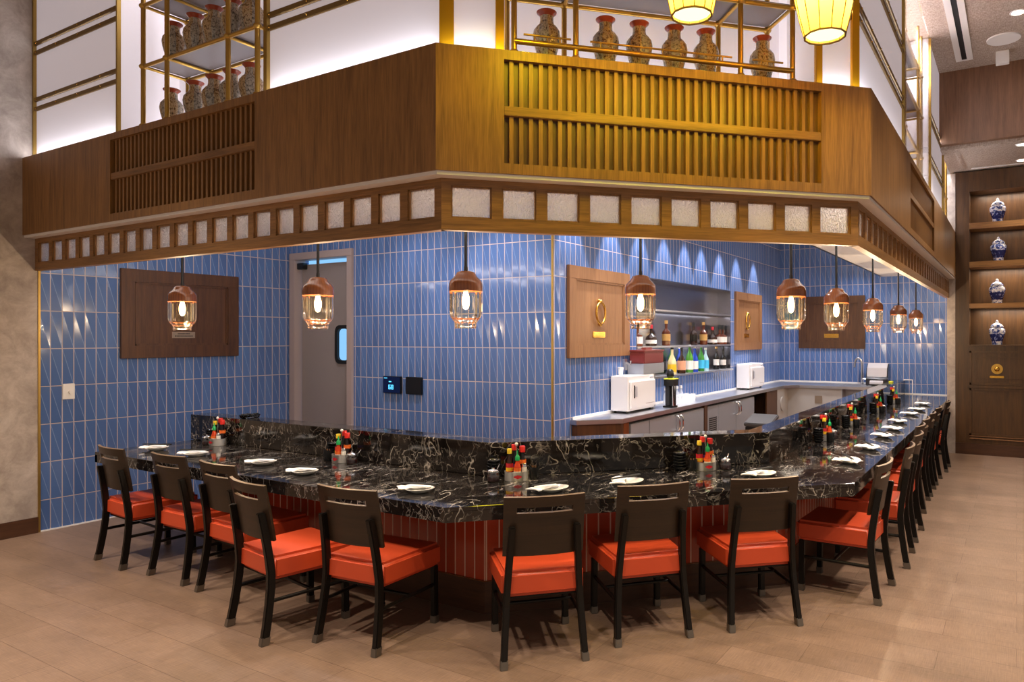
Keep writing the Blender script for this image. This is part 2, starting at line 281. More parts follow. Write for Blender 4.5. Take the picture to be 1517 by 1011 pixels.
# ------------------------------------------------------------------ mesh builder
class MB:
    def __init__(s): s.v = []; s.f = []
    def add(s, vs, fs):
        b = len(s.v); s.v += [tuple(p) for p in vs]; s.f += [tuple(b+i for i in q) for q in fs]; return s
    def box(s, x0, y0, z0, x1, y1, z1):
        x0, x1 = sorted((x0, x1)); y0, y1 = sorted((y0, y1)); z0, z1 = sorted((z0, z1))
        return s.add([(x0, y0, z0), (x1, y0, z0), (x1, y1, z0), (x0, y1, z0), (x0, y0, z1), (x1, y0, z1), (x1, y1, z1), (x0, y1, z1)],
                     [(3, 2, 1, 0), (4, 5, 6, 7), (0, 1, 5, 4), (1, 2, 6, 5), (2, 3, 7, 6), (3, 0, 4, 7)])
    def prism(s, poly, z0, z1):
        a = sum(poly[i][0]*poly[(i+1) % len(poly)][1]-poly[(i+1) % len(poly)][0]*poly[i][1] for i in range(len(poly)))
        if a < 0: poly = poly[::-1]
        n = len(poly)
        return s.add([(*p, z0) for p in poly]+[(*p, z1) for p in poly],
                     [tuple(range(n-1, -1, -1)), tuple(range(n, 2*n))]+[(i, (i+1) % n, n+(i+1) % n, n+i) for i in range(n)])
    def slab(s, p, q, thick, z0, z1, side=1):
        # a vertical board from plan point p to q; thickness to the side
        d = Vector((q[0]-p[0], q[1]-p[1])); d.normalize(); nx, ny = -d.y*thick*side, d.x*thick*side
        return s.prism([p, q, (q[0]+nx, q[1]+ny), (p[0]+nx, p[1]+ny)], z0, z1)
    def lathe(s, prof, n=24, c=(0, 0, 0), cap=True):
        b = len(s.v)
        for r, z in prof:
            for i in range(n):
                a = 2*PI*i/n; s.v.append((c[0]+r*math.cos(a), c[1]+r*math.sin(a), c[2]+z))
        for j in range(len(prof)-1):
            for i in range(n):
                k = (i+1) % n; s.f.append((b+j*n+i, b+j*n+k, b+(j+1)*n+k, b+(j+1)*n+i))
        if cap:
            s.f.append(tuple(b+i for i in range(n-1, -1, -1))); m = b+(len(prof)-1)*n; s.f.append(tuple(m+i for i in range(n)))
        return s
    def tube(s, pts, r, n=8, closed=False):
        pts = [Vector(p) for p in pts]; b = len(s.v); L = len(pts); rr = r if isinstance(r, (list, tuple)) else [r]*L
        up = None
        for i, p in enumerate(pts):
            if closed: d = pts[(i+1) % L]-pts[i-1]
            else: d = pts[min(i+1, L-1)]-pts[max(i-1, 0)]
            d.normalize()
            if up is None: up = Vector((0, 0, 1)) if abs(d.z) < 0.9 else Vector((1, 0, 0))
            x = d.cross(up)
            if x.length < 1e-4: x = d.cross(Vector((0, 1, 0)))
            x.normalize(); y = x.cross(d); y.normalize(); up = y
            for k in range(n):
                a = 2*PI*k/n; s.v.append(tuple(p+x*(rr[i]*math.cos(a))+y*(rr[i]*math.sin(a))))
        for j in range(L if closed else L-1):
            j2 = (j+1) % L
            for k in range(n):
                k2 = (k+1) % n; s.f.append((b+j*n+k, b+j*n+k2, b+j2*n+k2, b+j2*n+k))
        if not closed:
            s.f.append(tuple(b+k for k in range(n-1, -1, -1))); s.f.append(tuple(b+(L-1)*n+k for k in range(n)))
        return s
    def bar(s, pts, wx, wy):
        # rectangular section swept along pts (section stays axis aligned)
        b = len(s.v)
        for p in pts:
            for sx, sy in ((-1, -1), (1, -1), (1, 1), (-1, 1)): s.v.append((p[0]+sx*wx/2, p[1]+sy*wy/2, p[2]))
        for j in range(len(pts)-1):
            for k in range(4):
                k2 = (k+1) % 4; s.f.append((b+j*4+k, b+j*4+k2, b+j*4+4+k2, b+j*4+4+k))
        s.f.append((b+3, b+2, b+1, b)); m = b+(len(pts)-1)*4; s.f.append((m, m+1, m+2, m+3)); return s
    def sphere(s, c, r, n=12, sq=1.0):
        return s.lathe([(max(r*math.sin(PI*i/8), 1e-4), -r*sq*math.cos(PI*i/8)) for i in range(9)], n, c)
    def xf(s, mat):
        s.v = [tuple(mat @ Vector(p)) for p in s.v]; return s
    def mesh(s, name, mat, smooth=None, bevel=0.0, seg=2, solid=0.0):
        me = bpy.data.meshes.new(name); bm = bmesh.new()
        vs = [bm.verts.new(p) for p in s.v]
        for q in s.f:
            try: bm.faces.new([vs[i] for i in q])
            except ValueError: pass
        bmesh.ops.recalc_face_normals(bm, faces=bm.faces)
        if solid: bmesh.ops.solidify(bm, geom=bm.faces[:], thickness=solid)
        if bevel:
            ed = [e for e in bm.edges if len(e.link_faces) == 2 and e.calc_face_angle(0) > 0.5]
            bmesh.ops.bevel(bm, geom=ed, offset=bevel, segments=seg, affect='EDGES', clamp_overlap=True)
        uvl = bm.loops.layers.uv.new('uv'); Z = Vector((0, 0, 1))
        for f in bm.faces:
            nrm = f.normal
            if abs(nrm.z) > 0.75:
                for l in f.loops: l[uvl].uv = (l.vert.co.x, l.vert.co.y)
            else:
                r = Z.cross(nrm); r.normalize()
                for l in f.loops: l[uvl].uv = (l.vert.co.dot(r), l.vert.co.z)
        bm.to_mesh(me); bm.free()
        if smooth is not None:
            me.polygons.foreach_set('use_smooth', [True]*len(me.polygons)); me.set_sharp_from_angle(angle=math.radians(smooth))
        me.materials.append(M[mat] if isinstance(mat, str) else mat); me.update(); return me
def link(name, me, parent=None, loc=None, rz=0.0):
    o = bpy.data.objects.new(name, me); C.objects.link(o)
    if parent: o.parent = parent
    if loc is not None: o.location = loc
    if rz: o.rotation_euler = (0, 0, rz)
    return o
def tag(o, label, cat, group=None):
    o['label'] = label; o['category'] = cat
    if group: o['group'] = group
    return o
def struct(name, me): o = link(name, me); o['kind'] = 'structure'; return o
def root(name, label, cat, loc=(0, 0, 0), rz=0.0, group=None):
    o = bpy.data.objects.new(name, None); C.objects.link(o); o.location = loc; o.rotation_euler = (0, 0, rz); o.empty_display_size = 0.05
    return tag(o, label, cat, group)
def place(kit, name, label, cat, loc, rz=0.0, group=None):
    # kit: list of (part name, mesh, [sub-parts], part label)
    r = root(name, label, cat, loc, rz, group)
    for k in kit:
        p = link(k[0], k[1], r)
        if k[0] == 'seat': p.modifiers.new('smooth_normals', 'WEIGHTED_NORMAL').keep_sharp = True
        if len(k) > 3 and k[3]: p['label'] = k[3]
        for sname, sme in (k[2] if len(k) > 2 else []): link(sname, sme, p)
    return r
ORD = ['first', 'second', 'third', 'fourth', 'fifth', 'sixth', 'seventh', 'eighth', 'ninth', 'tenth', 'eleventh', 'twelfth', 'thirteenth', 'fourteenth', 'fifteenth', 'sixteenth']
R2 = math.sqrt(2)
def offpath(y, c, x, x_left, y_far):
    # plan polyline of a run: left run on y, diagonal y-x=c, right run on x
    return [(x_left, y), (y-c, y), (x, x+c), (x, y_far)]

# ------------------------------------------------------------------ room shell
XL, YD, XN, YB, YW = -7.29, 5.274, -3.62, 12.37, 11.42
struct('floor', MB().box(-7.6, -4.5, -0.1, 6.5, 12.6, 0.0).mesh('floor', 'floor'))
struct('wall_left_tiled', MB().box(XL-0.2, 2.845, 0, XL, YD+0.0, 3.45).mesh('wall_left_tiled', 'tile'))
struct('wall_left_plaster', MB().box(XL-0.2, -4.5, 0, XL-0.005, 2.845, 5.05).mesh('wall_left_plaster', 'plaster'))
struct('baseboard_left', MB().box(XL-0.004, -4.5, 0, XL+0.012, 2.83, 0.135).mesh('baseboard_left', 'plinth', bevel=0.002))
struct('trim_1', MB().box(XL-0.01, 2.83, 0, XL+0.006, 2.847, 2.25).mesh('trim_1', 'brass_flat'))
struct('trim_2', MB().box(XL, 2.847, 0, XL+0.008, YD, 0.012).mesh('trim_2', 'white'))
# door wall with the opening of the door
DX0, DX1, DZ = -7.225, -6.25, 2.615
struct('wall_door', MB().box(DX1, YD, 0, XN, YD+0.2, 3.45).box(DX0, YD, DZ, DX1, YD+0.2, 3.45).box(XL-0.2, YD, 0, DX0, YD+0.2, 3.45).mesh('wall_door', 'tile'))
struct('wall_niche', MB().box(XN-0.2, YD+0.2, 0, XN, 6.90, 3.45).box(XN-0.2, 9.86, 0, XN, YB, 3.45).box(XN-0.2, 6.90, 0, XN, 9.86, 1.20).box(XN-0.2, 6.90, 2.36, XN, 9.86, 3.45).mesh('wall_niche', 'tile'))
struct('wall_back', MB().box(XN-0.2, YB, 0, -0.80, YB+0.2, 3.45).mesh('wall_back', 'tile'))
struct('trim_3', MB().box(XN-0.006, YD-0.006, 0, XN+0.010, YD+0.010, 3.45).mesh('trim_3', 'brass_flat'))
struct('trim_4', MB().box(XN, YD+0.33, 0.905, XN+0.012, YB, 0.93).mesh('trim_4', 'white'))
struct('trim_5', MB().box(XN, YB-0.012, 0.905, -1.74, YB, 0.93).mesh('trim_5', 'white'))
struct('trim_6', MB().box(-1.57, YB-0.012, 0.76, -0.88, YB, 0.775).box(-1.59, YB-0.012, 0.985, -1.45, YB, 0.998).box(-1.462, YB-0.012, 0.76, -1.45, YB, 0.985).mesh('trim_6', 'white'))
struct('ceiling_kitchen', MB().prism([(XL-0.2, 3.73), (-2.975, 3.73), (-1.77, 4.935), (-1.77, YB+0.2), (XL-0.2, YB+0.2)], 3.45, 3.5).mesh('ceiling_kitchen', 'soffit'))
struct('ceiling', MB().box(-7.6, -4.5, 5.05, 6.5, 9.95, 5.15).mesh('ceiling', 'ceil'))
struct('ceiling_low', MB().box(-0.85, 10.05, 4.08, 6.5, 11.6, 4.18).mesh('ceiling_low', 'ceil'))
struct('wall_header', MB().box(-0.86, 9.95, 4.13, 6.5, 10.05, 5.05).mesh('wall_header', 'header'))
struct('wall_end', MB().box(-0.88, YW-0.02, 0, -0.77, YB+0.2, 4.05).mesh('wall_end', 'plaster'))

# door in the blue wall
d = link('door_1', MB().box(DX0-0.045, YD-0.03, 0, DX0+0.05, YD+0.12, DZ-0.05).box(DX1-0.05, YD-0.03, 0, DX1+0.03, YD+0.12, DZ-0.05).box(DX0-0.045, YD-0.03, DZ-0.05, DX1+0.03, YD+0.12, DZ+0.03).mesh('door_frame', 'greyframe', bevel=0.004)); d['kind'] = 'structure'
lf = MB(); wx0, wx1, wz0, wz1 = -6.56, -6.33, 1.40, 1.80
lx0, lx1, lz1 = DX0+0.075, DX1-0.055, DZ-0.10
lf.box(lx0, YD+0.055, 0.01, wx0, YD+0.10, lz1).box(wx1, YD+0.055, 0.01, lx1, YD+0.10, lz1).box(wx0, YD+0.055, 0.01, wx1, YD+0.10, wz0).box(wx0, YD+0.055, wz1, wx1, YD+0.10, lz1)
leaf = link('door_leaf', lf.mesh('door_leaf', 'greydoor'), d)
def rrect(w_, h_, r, n=5):
    pts = []
    for cx_, cz_, a0 in ((w_/2-r, h_/2-r, 0), (-w_/2+r, h_/2-r, PI/2), (-w_/2+r, -h_/2+r, PI), (w_/2-r, -h_/2+r, 1.5*PI)):
        for i in range(n+1): a = a0+PI/2*i/n; pts.append((cx_+r*math.cos(a), cz_+r*math.sin(a)))
    return pts
def ring_xz(cx_, cz_, y0, y1, outer, inner):
    m = MB(); n = len(outer); vs = []
    for y in (y0, y1):
        vs += [(cx_+p[0], y, cz_+p[1]) for p in outer]+[(cx_+p[0], y, cz_+p[1]) for p in inner]
    fs = []
    for i in range(n):
        k = (i+1) % n
        fs += [(i, k, n+k, n+i), (2*n+i, 3*n+i, 3*n+k, 2*n+k), (i, 2*n+i, 2*n+k, k), (n+i, n+k, 3*n+k, 3*n+i)]
    return m.add(vs, fs)
wc = ((wx0+wx1)/2, (wz0+wz1)/2); ww_, wh_ = wx1-wx0, wz1-wz0
link('window_gasket', ring_xz(*wc, YD+0.04, YD+0.07, rrect(ww_+0.03, wh_+0.03, 0.075), rrect(ww_-0.05, wh_-0.05, 0.055)).mesh('window_gasket', 'rubber'), leaf)
link('window_pane', MB().box(wx0, YD+0.072, wz0, wx1, YD+0.078, wz1).mesh('window_pane', 'blueglow'), leaf)
link('door_closer', MB().box(DX0+0.06, YD-0.005, DZ-0.155, DX0+0.17, YD+0.054, DZ-0.085).mesh('door_closer', 'black', bevel=0.004), leaf)
bk = link('wall_backroom', MB().box(XL-0.1, YD+0.22, 0, DX1+0.1, YD+0.24, DZ+0.1).mesh('wall_backroom', 'blueglow')); bk['kind'] = 'structure'

# wood shelving wall at the end of the aisle
xo0, xo1 = -0.59, 0.36
sw = MB(); NZ = [(3.319, 3.775), (2.766, 3.232), (2.165, 2.679), (1.573, 2.097)]
sw.box(-0.80, YW, 0, xo0, YW+0.45, 4.06).box(xo1, YW, 0, 6.5, YW+0.45, 4.06).box(xo0, YW, 3.775, xo1, YW+0.45, 4.06).box(xo0, YW, 0, xo1, YW+0.45, 1.573).box(xo0, YW+0.36, 1.573, xo1, YW+0.45, 3.775)
struct('wall_shelving', sw.mesh('wall_shelving', 'shelfwood'))
for i, (a, b) in enumerate(((3.232, 3.319), (2.679, 2.766), (2.097, 2.165))):
    struct('trim_%d' % (10+i), MB().box(xo0, YW-0.012, a, xo1, YW+0.36, b).mesh('shelf_board', 'fascia_h', bevel=0.004))
mo = MB()
for z0, z1 in ((1.0, 1.486), (0.275, 0.95)):
    for a, b, c_, d_ in ((xo0, xo1, z0, z0+0.03), (xo0, xo1, z1-0.03, z1), (xo0, xo0+0.03, z0, z1), (xo1-0.03, xo1, z0, z1)): mo.box(a, YW-0.014, c_, b, YW, d_)
for a, b, c_, d_ in ((xo0+.09, xo1-.09, 1.09, 1.10), (xo0+.09, xo1-.09, 1.39, 1.40), (xo0+.09, xo0+.10, 1.09, 1.40), (xo1-.10, xo1-.09, 1.09, 1.40)): mo.box(a, YW-0.008, c_, b, YW, d_)
mo.box(xo0-0.02, YW-0.03, 1.555, xo1+0.02, YW, 1.573).box(xo0-0.02, YW-0.02, 0.955, xo1+0.02, YW, 0.995)
struct('trim_13', mo.mesh('shelving_moulding', 'shelfwood', bevel=0.003))
struct('trim_14', MB().box(xo0, YW-0.018, 0.262, xo1, YW, 0.272).box(xo0, YW-0.022, 0.225, xo1, YW, 0.240).mesh('shelving_bead', 'oak_panel', bevel=0.002))
struct('baseboard_end', MB().box(-0.80, YW-0.012, 0, 6.5, YW, 0.16).mesh('baseboard_end', 'plinth', bevel=0.002))
for a, b in NZ:
    lamp('niche_light', 'AREA', (-0.12, YW+0.20, b-0.015), 1.5 if b == 3.232 else 5.5, WARM, shape='RECTANGLE', size=0.7, size_y=0.05)
# ------------------------------------------------------------------ bulkhead over the bar
FY, FC, FX = 2.72, 5.312, -0.768          # outer wood face
GY, GC, GX = 2.809, 5.446, -0.854          # glass band face
PY_, PC, PXx = 2.80, 5.43, -0.845          # white panel face
ZF0, ZF1 = 2.545, 3.20
F = offpath(FY, FC, FX, XL, YW-0.02)
def facing(name, p, q, grille, mat='fascia'):
    # wood-faced box between plan points with an opening for the grille
    P, Q = Vector(p), Vector(q); d_ = (Q-P).normalized(); L = (Q-P).length
    m = MB(); pt = lambda s_: tuple(P+d_*s_)
    if grille:
        a, b = grille
        m.slab(p, pt(a), 0.10, ZF0, ZF1).slab(pt(b), q, 0.10, ZF0, ZF1).slab(pt(a), pt(b), 0.10, ZF0, ZF0+0.055).slab(pt(a), pt(b), 0.10, ZF1-0.05, ZF1)
        m.slab(tuple(P+d_*a+Vector((-d_.y, d_.x))*0.075), tuple(P+d_*b+Vector((-d_.y, d_.x))*0.075), 0.02, ZF0+0.05, ZF1-0.04)
    else: m.slab(p, q, 0.10, ZF0, ZF1)
    return struct(name, m.mesh(name, mat))
GR = [(-5.85-XL, -4.106-XL), None, None]
dl = (Vector(F[2])-Vector(F[1])).length
GR[1] = ((-2.344-F[1][0])*R2, (-1.009-F[1][0])*R2)
GR[2] = (6.40-F[2][1], 8.36-F[2][1])
names = ['wall_bulkhead_left', 'wall_bulkhead_front', 'wall_bulkhead_right']
glab = ['brown slatted wood grille in the bulkhead below the shelves nearest the plaster wall',
        'golden-lit slatted wood grille in the angled bulkhead face below the lanterns',
        'slatted wood grille in the bulkhead face running beside the aisle']
for k in range(3):
    p, q = F[k], F[k+1]; facing(names[k], p, q, GR[k])
    P = Vector(p); d_ = (Vector(q)-P).normalized(); n_ = Vector((-d_.y, d_.x)); a, b = GR[k]
    r = root('slatted_grille', glab[k], 'grille', (0, 0, 0), 0, 'slatted grilles in the bulkhead')
    sl = MB(); s_ = a+0.03
    pt = lambda s_, o: tuple(P+d_*s_+n_*o)
    while s_ < b-0.02:
        for z0, z1 in ((ZF0+0.055, 2.855), (2.905, ZF1-0.05)): sl.slab(pt(s_, 0.02), pt(s_+0.022, 0.02), 0.05 if k == 0 else 0.0215, z0, z1)
        s_ += 0.0527
    link('slats', sl.mesh('slats', 'fascia'), r)
    link('mid_rail', MB().slab(pt(a, 0.004), pt(b, 0.004), 0.06, 2.855, 2.905).mesh('mid_rail', 'fascia_h', bevel=0.003), r)
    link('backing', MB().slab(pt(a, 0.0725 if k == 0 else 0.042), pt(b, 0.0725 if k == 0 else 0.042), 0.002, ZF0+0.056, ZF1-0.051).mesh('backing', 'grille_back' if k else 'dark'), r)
# shadow-gap strip under the wood face, top cap
def band(path_o, path_i, z0, z1):
    m = MB()
    for k in range(3): m.prism([path_o[k], path_o[k+1], path_i[k+1], path_i[k]], z0, z1)
    return m
def OP(y, c, x): return offpath(y, c, x, XL, YW-0.02)
struct('trim_20', band(OP(FY+0.012, FC+0.017, FX-0.012), OP(GY+0.03, GC+0.04, GX-0.03), 2.525, 2.5449).mesh('bulkhead_lip', 'soffit'))
struct('ceiling_bulkhead_top', band(OP(FY+0.0995, FC+0.1405, FX-0.0995), OP(3.70, 6.66, -1.74), ZF1-0.06, ZF1-0.004).mesh('bulkhead_top', 'white'))
struct('ceiling_soffit', band(OP(GY+0.05, GC+0.07, GX-0.05), OP(3.74, 6.72, -1.78), 2.60, 2.64).mesh('ceiling_soffit', 'soffit'))
struct('wall_soffit', band(OP(3.72, 6.69, -1.76), OP(3.74, 6.72, -1.78), 2.6, 3.45).mesh('wall_soffit', 'soffit'))
# rain-glass band
tl_ = ['glass-paned wood band under the bulkhead on the side of the plaster wall', 'glass-paned wood band under the angled bulkhead face below the lanterns', 'glass-paned wood band under the bulkhead beside the aisle']
G = OP(GY, GC, GX); counts = [20, 10, 30]
for k in range(3):
    P = Vector(G[k]); Q = Vector(G[k+1]); d_ = (Q-P).normalized(); n_ = Vector((-d_.y, d_.x)); L = (Q-P).length
    pt = lambda s_, o: tuple(P+d_*s_+n_*o)
    r = root('glazed_transom', tl_[k], 'transom', (0, 0, 0), 0, 'glass-paned bands under the bulkhead')
    fr = MB(); N = counts[k]; e0, e1 = 0.05, 0.05
    z0, z1 = 2.25, 2.525; zb, zt = 2.318, 2.488
    fr.slab(pt(0, 0), pt(L, 0), 0.05, z0, zb).slab(pt(0, 0), pt(L, 0), 0.05, zt, z1)
    step = (L-e0-e1)/N
    fr.slab(pt(0, 0), pt(e0, 0), 0.05, zb, zt).slab(pt(L-e1, 0), pt(L, 0), 0.05, zb, zt)
    for i in range(1, N):
        c_ = e0+step*i; fr.slab(pt(c_-0.028, 0), pt(c_+0.028, 0), 0.05, zb, zt)
    bd = MB()
    for i in range(N):
        a, b = e0+step*i+(0.028 if i else 0), e0+step*(i+1)-(0.028 if i < N-1 else 0)
        for s0, s1, y0, y1 in ((a, b, zb, zb+0.008), (a, b, zt-0.008, zt), (a, a+0.008, zb, zt), (b-0.008, b, zb, zt)): bd.slab(pt(s0, 0.010), pt(s1, 0.010), 0.03, y0, y1)
    _m = pt(L/2, 0.075); _o = lamp('soffit_fill', 'AREA', (_m[0], _m[1], 2.515), 3.2*L, NEUT, shape='RECTANGLE', size=L*0.94, size_y=0.02); _o.rotation_euler = (Matrix.Rotation(math.atan2(d_.y, d_.x), 4, 'Z') @ Matrix.Rotation(math.radians(140), 4, 'X')).to_euler()  # added area light behind the band, brightens the soffit; no fixture there
    link('frame', fr.mesh('transom_frame', 'fascia_h'), r); link('glazing_bead', bd.mesh('transom_bead', 'fascia'), r)
    for i in range(N):
        a, b = e0+step*i+(0.028 if i else 0)+0.004, e0+step*(i+1)-(0.028 if i < N-1 else 0)-0.004
        link('glass_pane', MB().slab(pt(a, 0.022), pt(b, 0.022), 0.006, zb+0.004, zt-0.004).mesh('glass_pane', 'rain'), r)

# ------------------------------------------------------------------ white backlit panels, niches, racks
struct('wall_upper_core', band(OP(3.26, 5.43+0.65, -1.305), OP(3.30, 5.43+0.70, -1.345), ZF1-0.004, 5.05).mesh('upper_niche_back', 'white_panel'))
ZP0 = ZF1-0.002
def panel(label, p, q, rails, posts, led=True, power=1.9, pmat='brass_flat'):
    P, Q = Vector(p), Vector(q); d_ = (Q-P).normalized(); n_ = Vector((-d_.y, d_.x)); L = (Q-P).length
    pt = lambda s_, o: tuple(P+d_*s_+n_*o)
    r = root('wall_light_panel', label, 'wall panel', (0, 0, 0), 0, 'white panels above the bulkhead'); del r['group']
    link('panel', MB().slab(pt(0, 0.012), pt(L, 0.012), 0.44, ZP0, 5.04).mesh('white_panel', 'white_panel'), r)
    for z in rails:
        for dz in (0, 0.080):
            ra = link('brass_rail', MB().slab(pt(0.0, -0.004), pt(L, -0.004), 0.015, z+dz-0.018, z+dz+0.018).mesh('brass_rail', 'brass_dull', bevel=0.003), r)
            m = MB(); s_ = 0.05
            while s_ < L: m.sphere((*pt(s_, -0.006), z+dz), 0.006, 8); s_ += 0.36
            link('stud', m.mesh('stud', 'gold', smooth=50), ra)
    for s_, wd in posts:
        link('edge_post', MB().slab(pt(s_, -0.012), pt(s_+wd, -0.012), 0.03, ZP0, 5.04).mesh('edge_post', pmat, bevel=0.002), r)
    if led:
        mid = pt(L/2, -0.035); ang = math.atan2(d_.y, d_.x)
        o = lamp('led_strip', 'AREA', (mid[0], mid[1], ZF1+0.010), power*L, COOL, shape='RECTANGLE', size=L*0.96, size_y=0.02)
        o.rotation_euler = (Matrix.Rotation(ang, 4, 'Z') @ Matrix.Rotation(math.radians(180+20), 4, 'X')).to_euler()
        for z in rails:
            mid = pt(L/2, 0.006)
            o = lamp('led_strip', 'AREA', (mid[0], mid[1], z+0.040), 0.4*L*power, COOL, shape='RECTANGLE', size=L*0.80, size_y=0.015)
            o.rotation_euler = (Matrix.Rotation(ang, 4, 'Z') @ Matrix.Rotation(math.radians(-90), 4, 'X')).to_euler()
    return r
Pn = OP(PY_, PC, PXx); xa, xb = Pn[1][0], Pn[2][0]
dg = lambda x: (x, x+PC)
panel('white panel with paired brass rails next to the grey plaster wall', (XL, PY_), (-5.90, PY_), (3.63, 4.11), ((0, 0.022), (1.375, 0.018)))
panel('white panel with brass rails between the shelf niche and the gold corner post', (-4.12, PY_), (xa, PY_), (3.63, 4.11), ((0, 0.035),))
panel('narrow white panel between the gold corner post and the golden vases', (xa, PY_), dg(-2.393), (4.11,), ((-0.01, 0.075), ((-2.393-xa)*R2-0.05, 0.045)), pmat='amber_lit_brass', power=1.5)
panel('narrow white panel behind the lantern nearest the aisle', dg(-1.061), dg(xb), (3.66, 4.11), ((0, 0.042), ((xb+1.061)*R2-0.055, 0.05)), pmat='amber_lit_brass', power=1.5)
panel('white railed panel on the aisle face next to the gold corner', (xb, xb+PC), (xb, 6.66), (3.66, 4.14), ((1.96, 0.03),))
panel('white railed panel on the aisle face before the wood header', (xb, 8.70), (xb, 10.33), (3.66, 4.14), ((0, 0.03), (1.6, 0.03)))
# niche cheeks are the ends of those panels; light inside each niche
for (x, y, L, rz) in ((-5.0, 3.18, 1.7, 0), (-1.95, 4.00, 1.75, PI/4), (-1.12, 7.65, 1.9, PI/2), (-1.12, 10.85, 0.9, PI/2)):
    lamp('niche_led', 'AREA', (x, y, 5.0), (7 if rz < 1 else 60)*L, COOL, rot=(0, 0, rz), shape='RECTANGLE', size=L, size_y=0.15)
    o = lamp('niche_led', 'AREA', (x, y, ZF1+0.015), (1.2 if rz < 1 else 5)*L, COOL, shape='RECTANGLE', size=L, size_y=0.03); o.rotation_euler = (PI, 0, rz)

def rack(label, origin, ang, posts, depth, shelves, guard=None, x0=None, x1=None, base_rail=False):
    # local x along the niche, local y into it
    r = root('brass_shelf_rack', label, 'shelf rack', (*origin, ZF1), ang, 'brass shelf racks above the bulkhead')
    top = 1.80
    for s_ in posts:
        for y in (0, depth):
            p = link('post', MB().tube([(s_, y, 0), (s_, y, top)], 0.016, 10).mesh('post', 'brass', smooth=50), r)
            for z in [0.012]+list(shelves): link('joint', MB().sphere((s_, y, z), 0.028, 10, 0.8).mesh('joint', 'brass', smooth=50), p)
    a, b = posts[0], posts[-1]
    for z in shelves:
        for y in (0, depth): link('rail', MB().tube([(a, y, z), (b, y, z)], 0.014, 10).mesh('rail', 'brass', smooth=50), r)
        for s_ in posts: link('cross_rail', MB().tube([(s_, 0, z), (s_, depth, z)], 0.012, 8).mesh('cross_rail', 'brass', smooth=50), r)
        cuts = sorted(set(posts))
        for i in range(len(cuts)-1): link('shelf_board', MB().box(cuts[i]+0.006, 0.02, z+0.014, cuts[i+1]-0.006, depth-0.01, z+0.032).mesh('shelf_board', 'shelfgrey', bevel=0.002), r)
    if base_rail:
        link('base_rail', MB().tube([(a, -0.005, 0.075), (b, -0.005, 0.075)], 0.016, 10).mesh('base_rail', 'brass', smooth=50), r)
    if guard:
        for (g0, g1) in guard:
            m = MB().tube([(g0, -0.01, 0.115), (g1, -0.01, 0.115)], 0.006, 8)
            for s_ in (g0+0.06, (g0+g1)/2, g1-0.06): m.tube([(s_, -0.01, 0.08), (s_, -0.01, 0.115)], 0.005, 6)
            link('guard_rail', m.mesh('guard_rail', 'brass', smooth=50), r)
    return r
rack('brass pipe rack with two tiers of vases nearest the plaster wall', (-5.49, 2.77), 0, (0, 0.31, 1.03, 1.34), 0.32, (0.445, 0.885))
dgo = (-2.345, -2.345+5.40)
rack('brass pipe rack of golden vases in the angled bulkhead face', dgo, PI/4, (0, 0.34, 1.33, 1.67), 0.32, (0.455, 0.90), guard=[(0.05, 0.31), (0.42, 1.27), (1.40, 1.60)], base_rail=True)
rack('brass pipe rack behind glass on the aisle face', (-0.91, 6.85), PI/2, (0, 0.3, 1.35, 1.65), 0.30, (0.455, 0.90, 1.35))
rack('brass pipe rack at the far end of the bulkhead beside the wood wall', (-0.875, 10.45), PI/2, (0, 0.3, 0.72), 0.30, (0.455,))
tag(link('glass_pane', MB().box(xb-0.006, 6.69, ZP0, xb, 8.70, 5.04).mesh('niche_glass', 'clearglass')), 'clear glass pane closing the rack niche on the aisle face', 'glass pane')
# vases
vp = [(0.040, 0), (0.050, 0.004), (0.048, 0.012), (0.058, 0.06), (0.074, 0.12), (0.079, 0.155), (0.074, 0.185), (0.056, 0.210), (0.042, 0.222), (0.038, 0.245), (0.039, 0.268)]
rp = [(0.0385, 0.266), (0.043, 0.276), (0.056, 0.287), (0.058, 0.293), (0.054, 0.296), (0.036, 0.292), (0.030, 0.270)]
vase_kit = [('body', MB().lathe(vp, 28).mesh('vase_body', 'satsuma', smooth=60)), ('rim', MB().lathe(rp, 28).mesh('vase_rim', 'vaserim', smooth=60), [], 'red glazed rim')]
for i, x in enumerate((-5.36, -5.06, -4.83, -4.63, -4.41)):
    place(vase_kit, 'vase', '%s painted vase from the plaster wall on the lower tier of the brass rack' % ORD[i], 'vase', (x, 2.90, ZF1), 0.9*i, 'painted vases on the lower tier')
for i, x in enumerate((-5.33, -5.06, -4.83, -4.62, -4.41)):
    place(vase_kit, 'vase', '%s painted vase from the plaster wall on the upper tier of the brass rack' % ORD[i], 'vase', (x, 2.90, ZF1+0.477), 1.7*i+0.5, 'painted vases on the upper tier')
for i, (x, y) in enumerate(((-2.316, 3.319), (-2.071, 3.564), (-1.926, 3.709), (-1.771, 3.864), (-1.627, 4.008), (-1.363, 4.272))):
    lb = ['golden painted vase standing alone nearest the gold corner post', 'second golden vase from the gold corner post', 'third golden vase from the gold corner post', 'fourth golden vase, in front of the smaller lantern',
          'fifth golden vase, standing behind the smaller lantern', 'golden painted vase standing alone in the last bay beside the larger lantern'][i]
    place(vase_kit, 'vase', lb, 'vase', (x, y, ZF1+0.035), 1.1*i, 'golden vases in the angled face')
sb = MB()
for a, b in ((0.03, 0.31), (0.37, 1.30), (1.36, 1.64)): sb.box(a, 0.02, 0.015, b, 0.30, 0.034)
o = link('vase_shelf', sb.mesh('vase_shelf', 'jarglass')); o.location = (*dgo, ZF1); o.rotation_euler = (0, 0, PI/4); tag(o, 'clear low glass shelf under the golden vases', 'shelf')
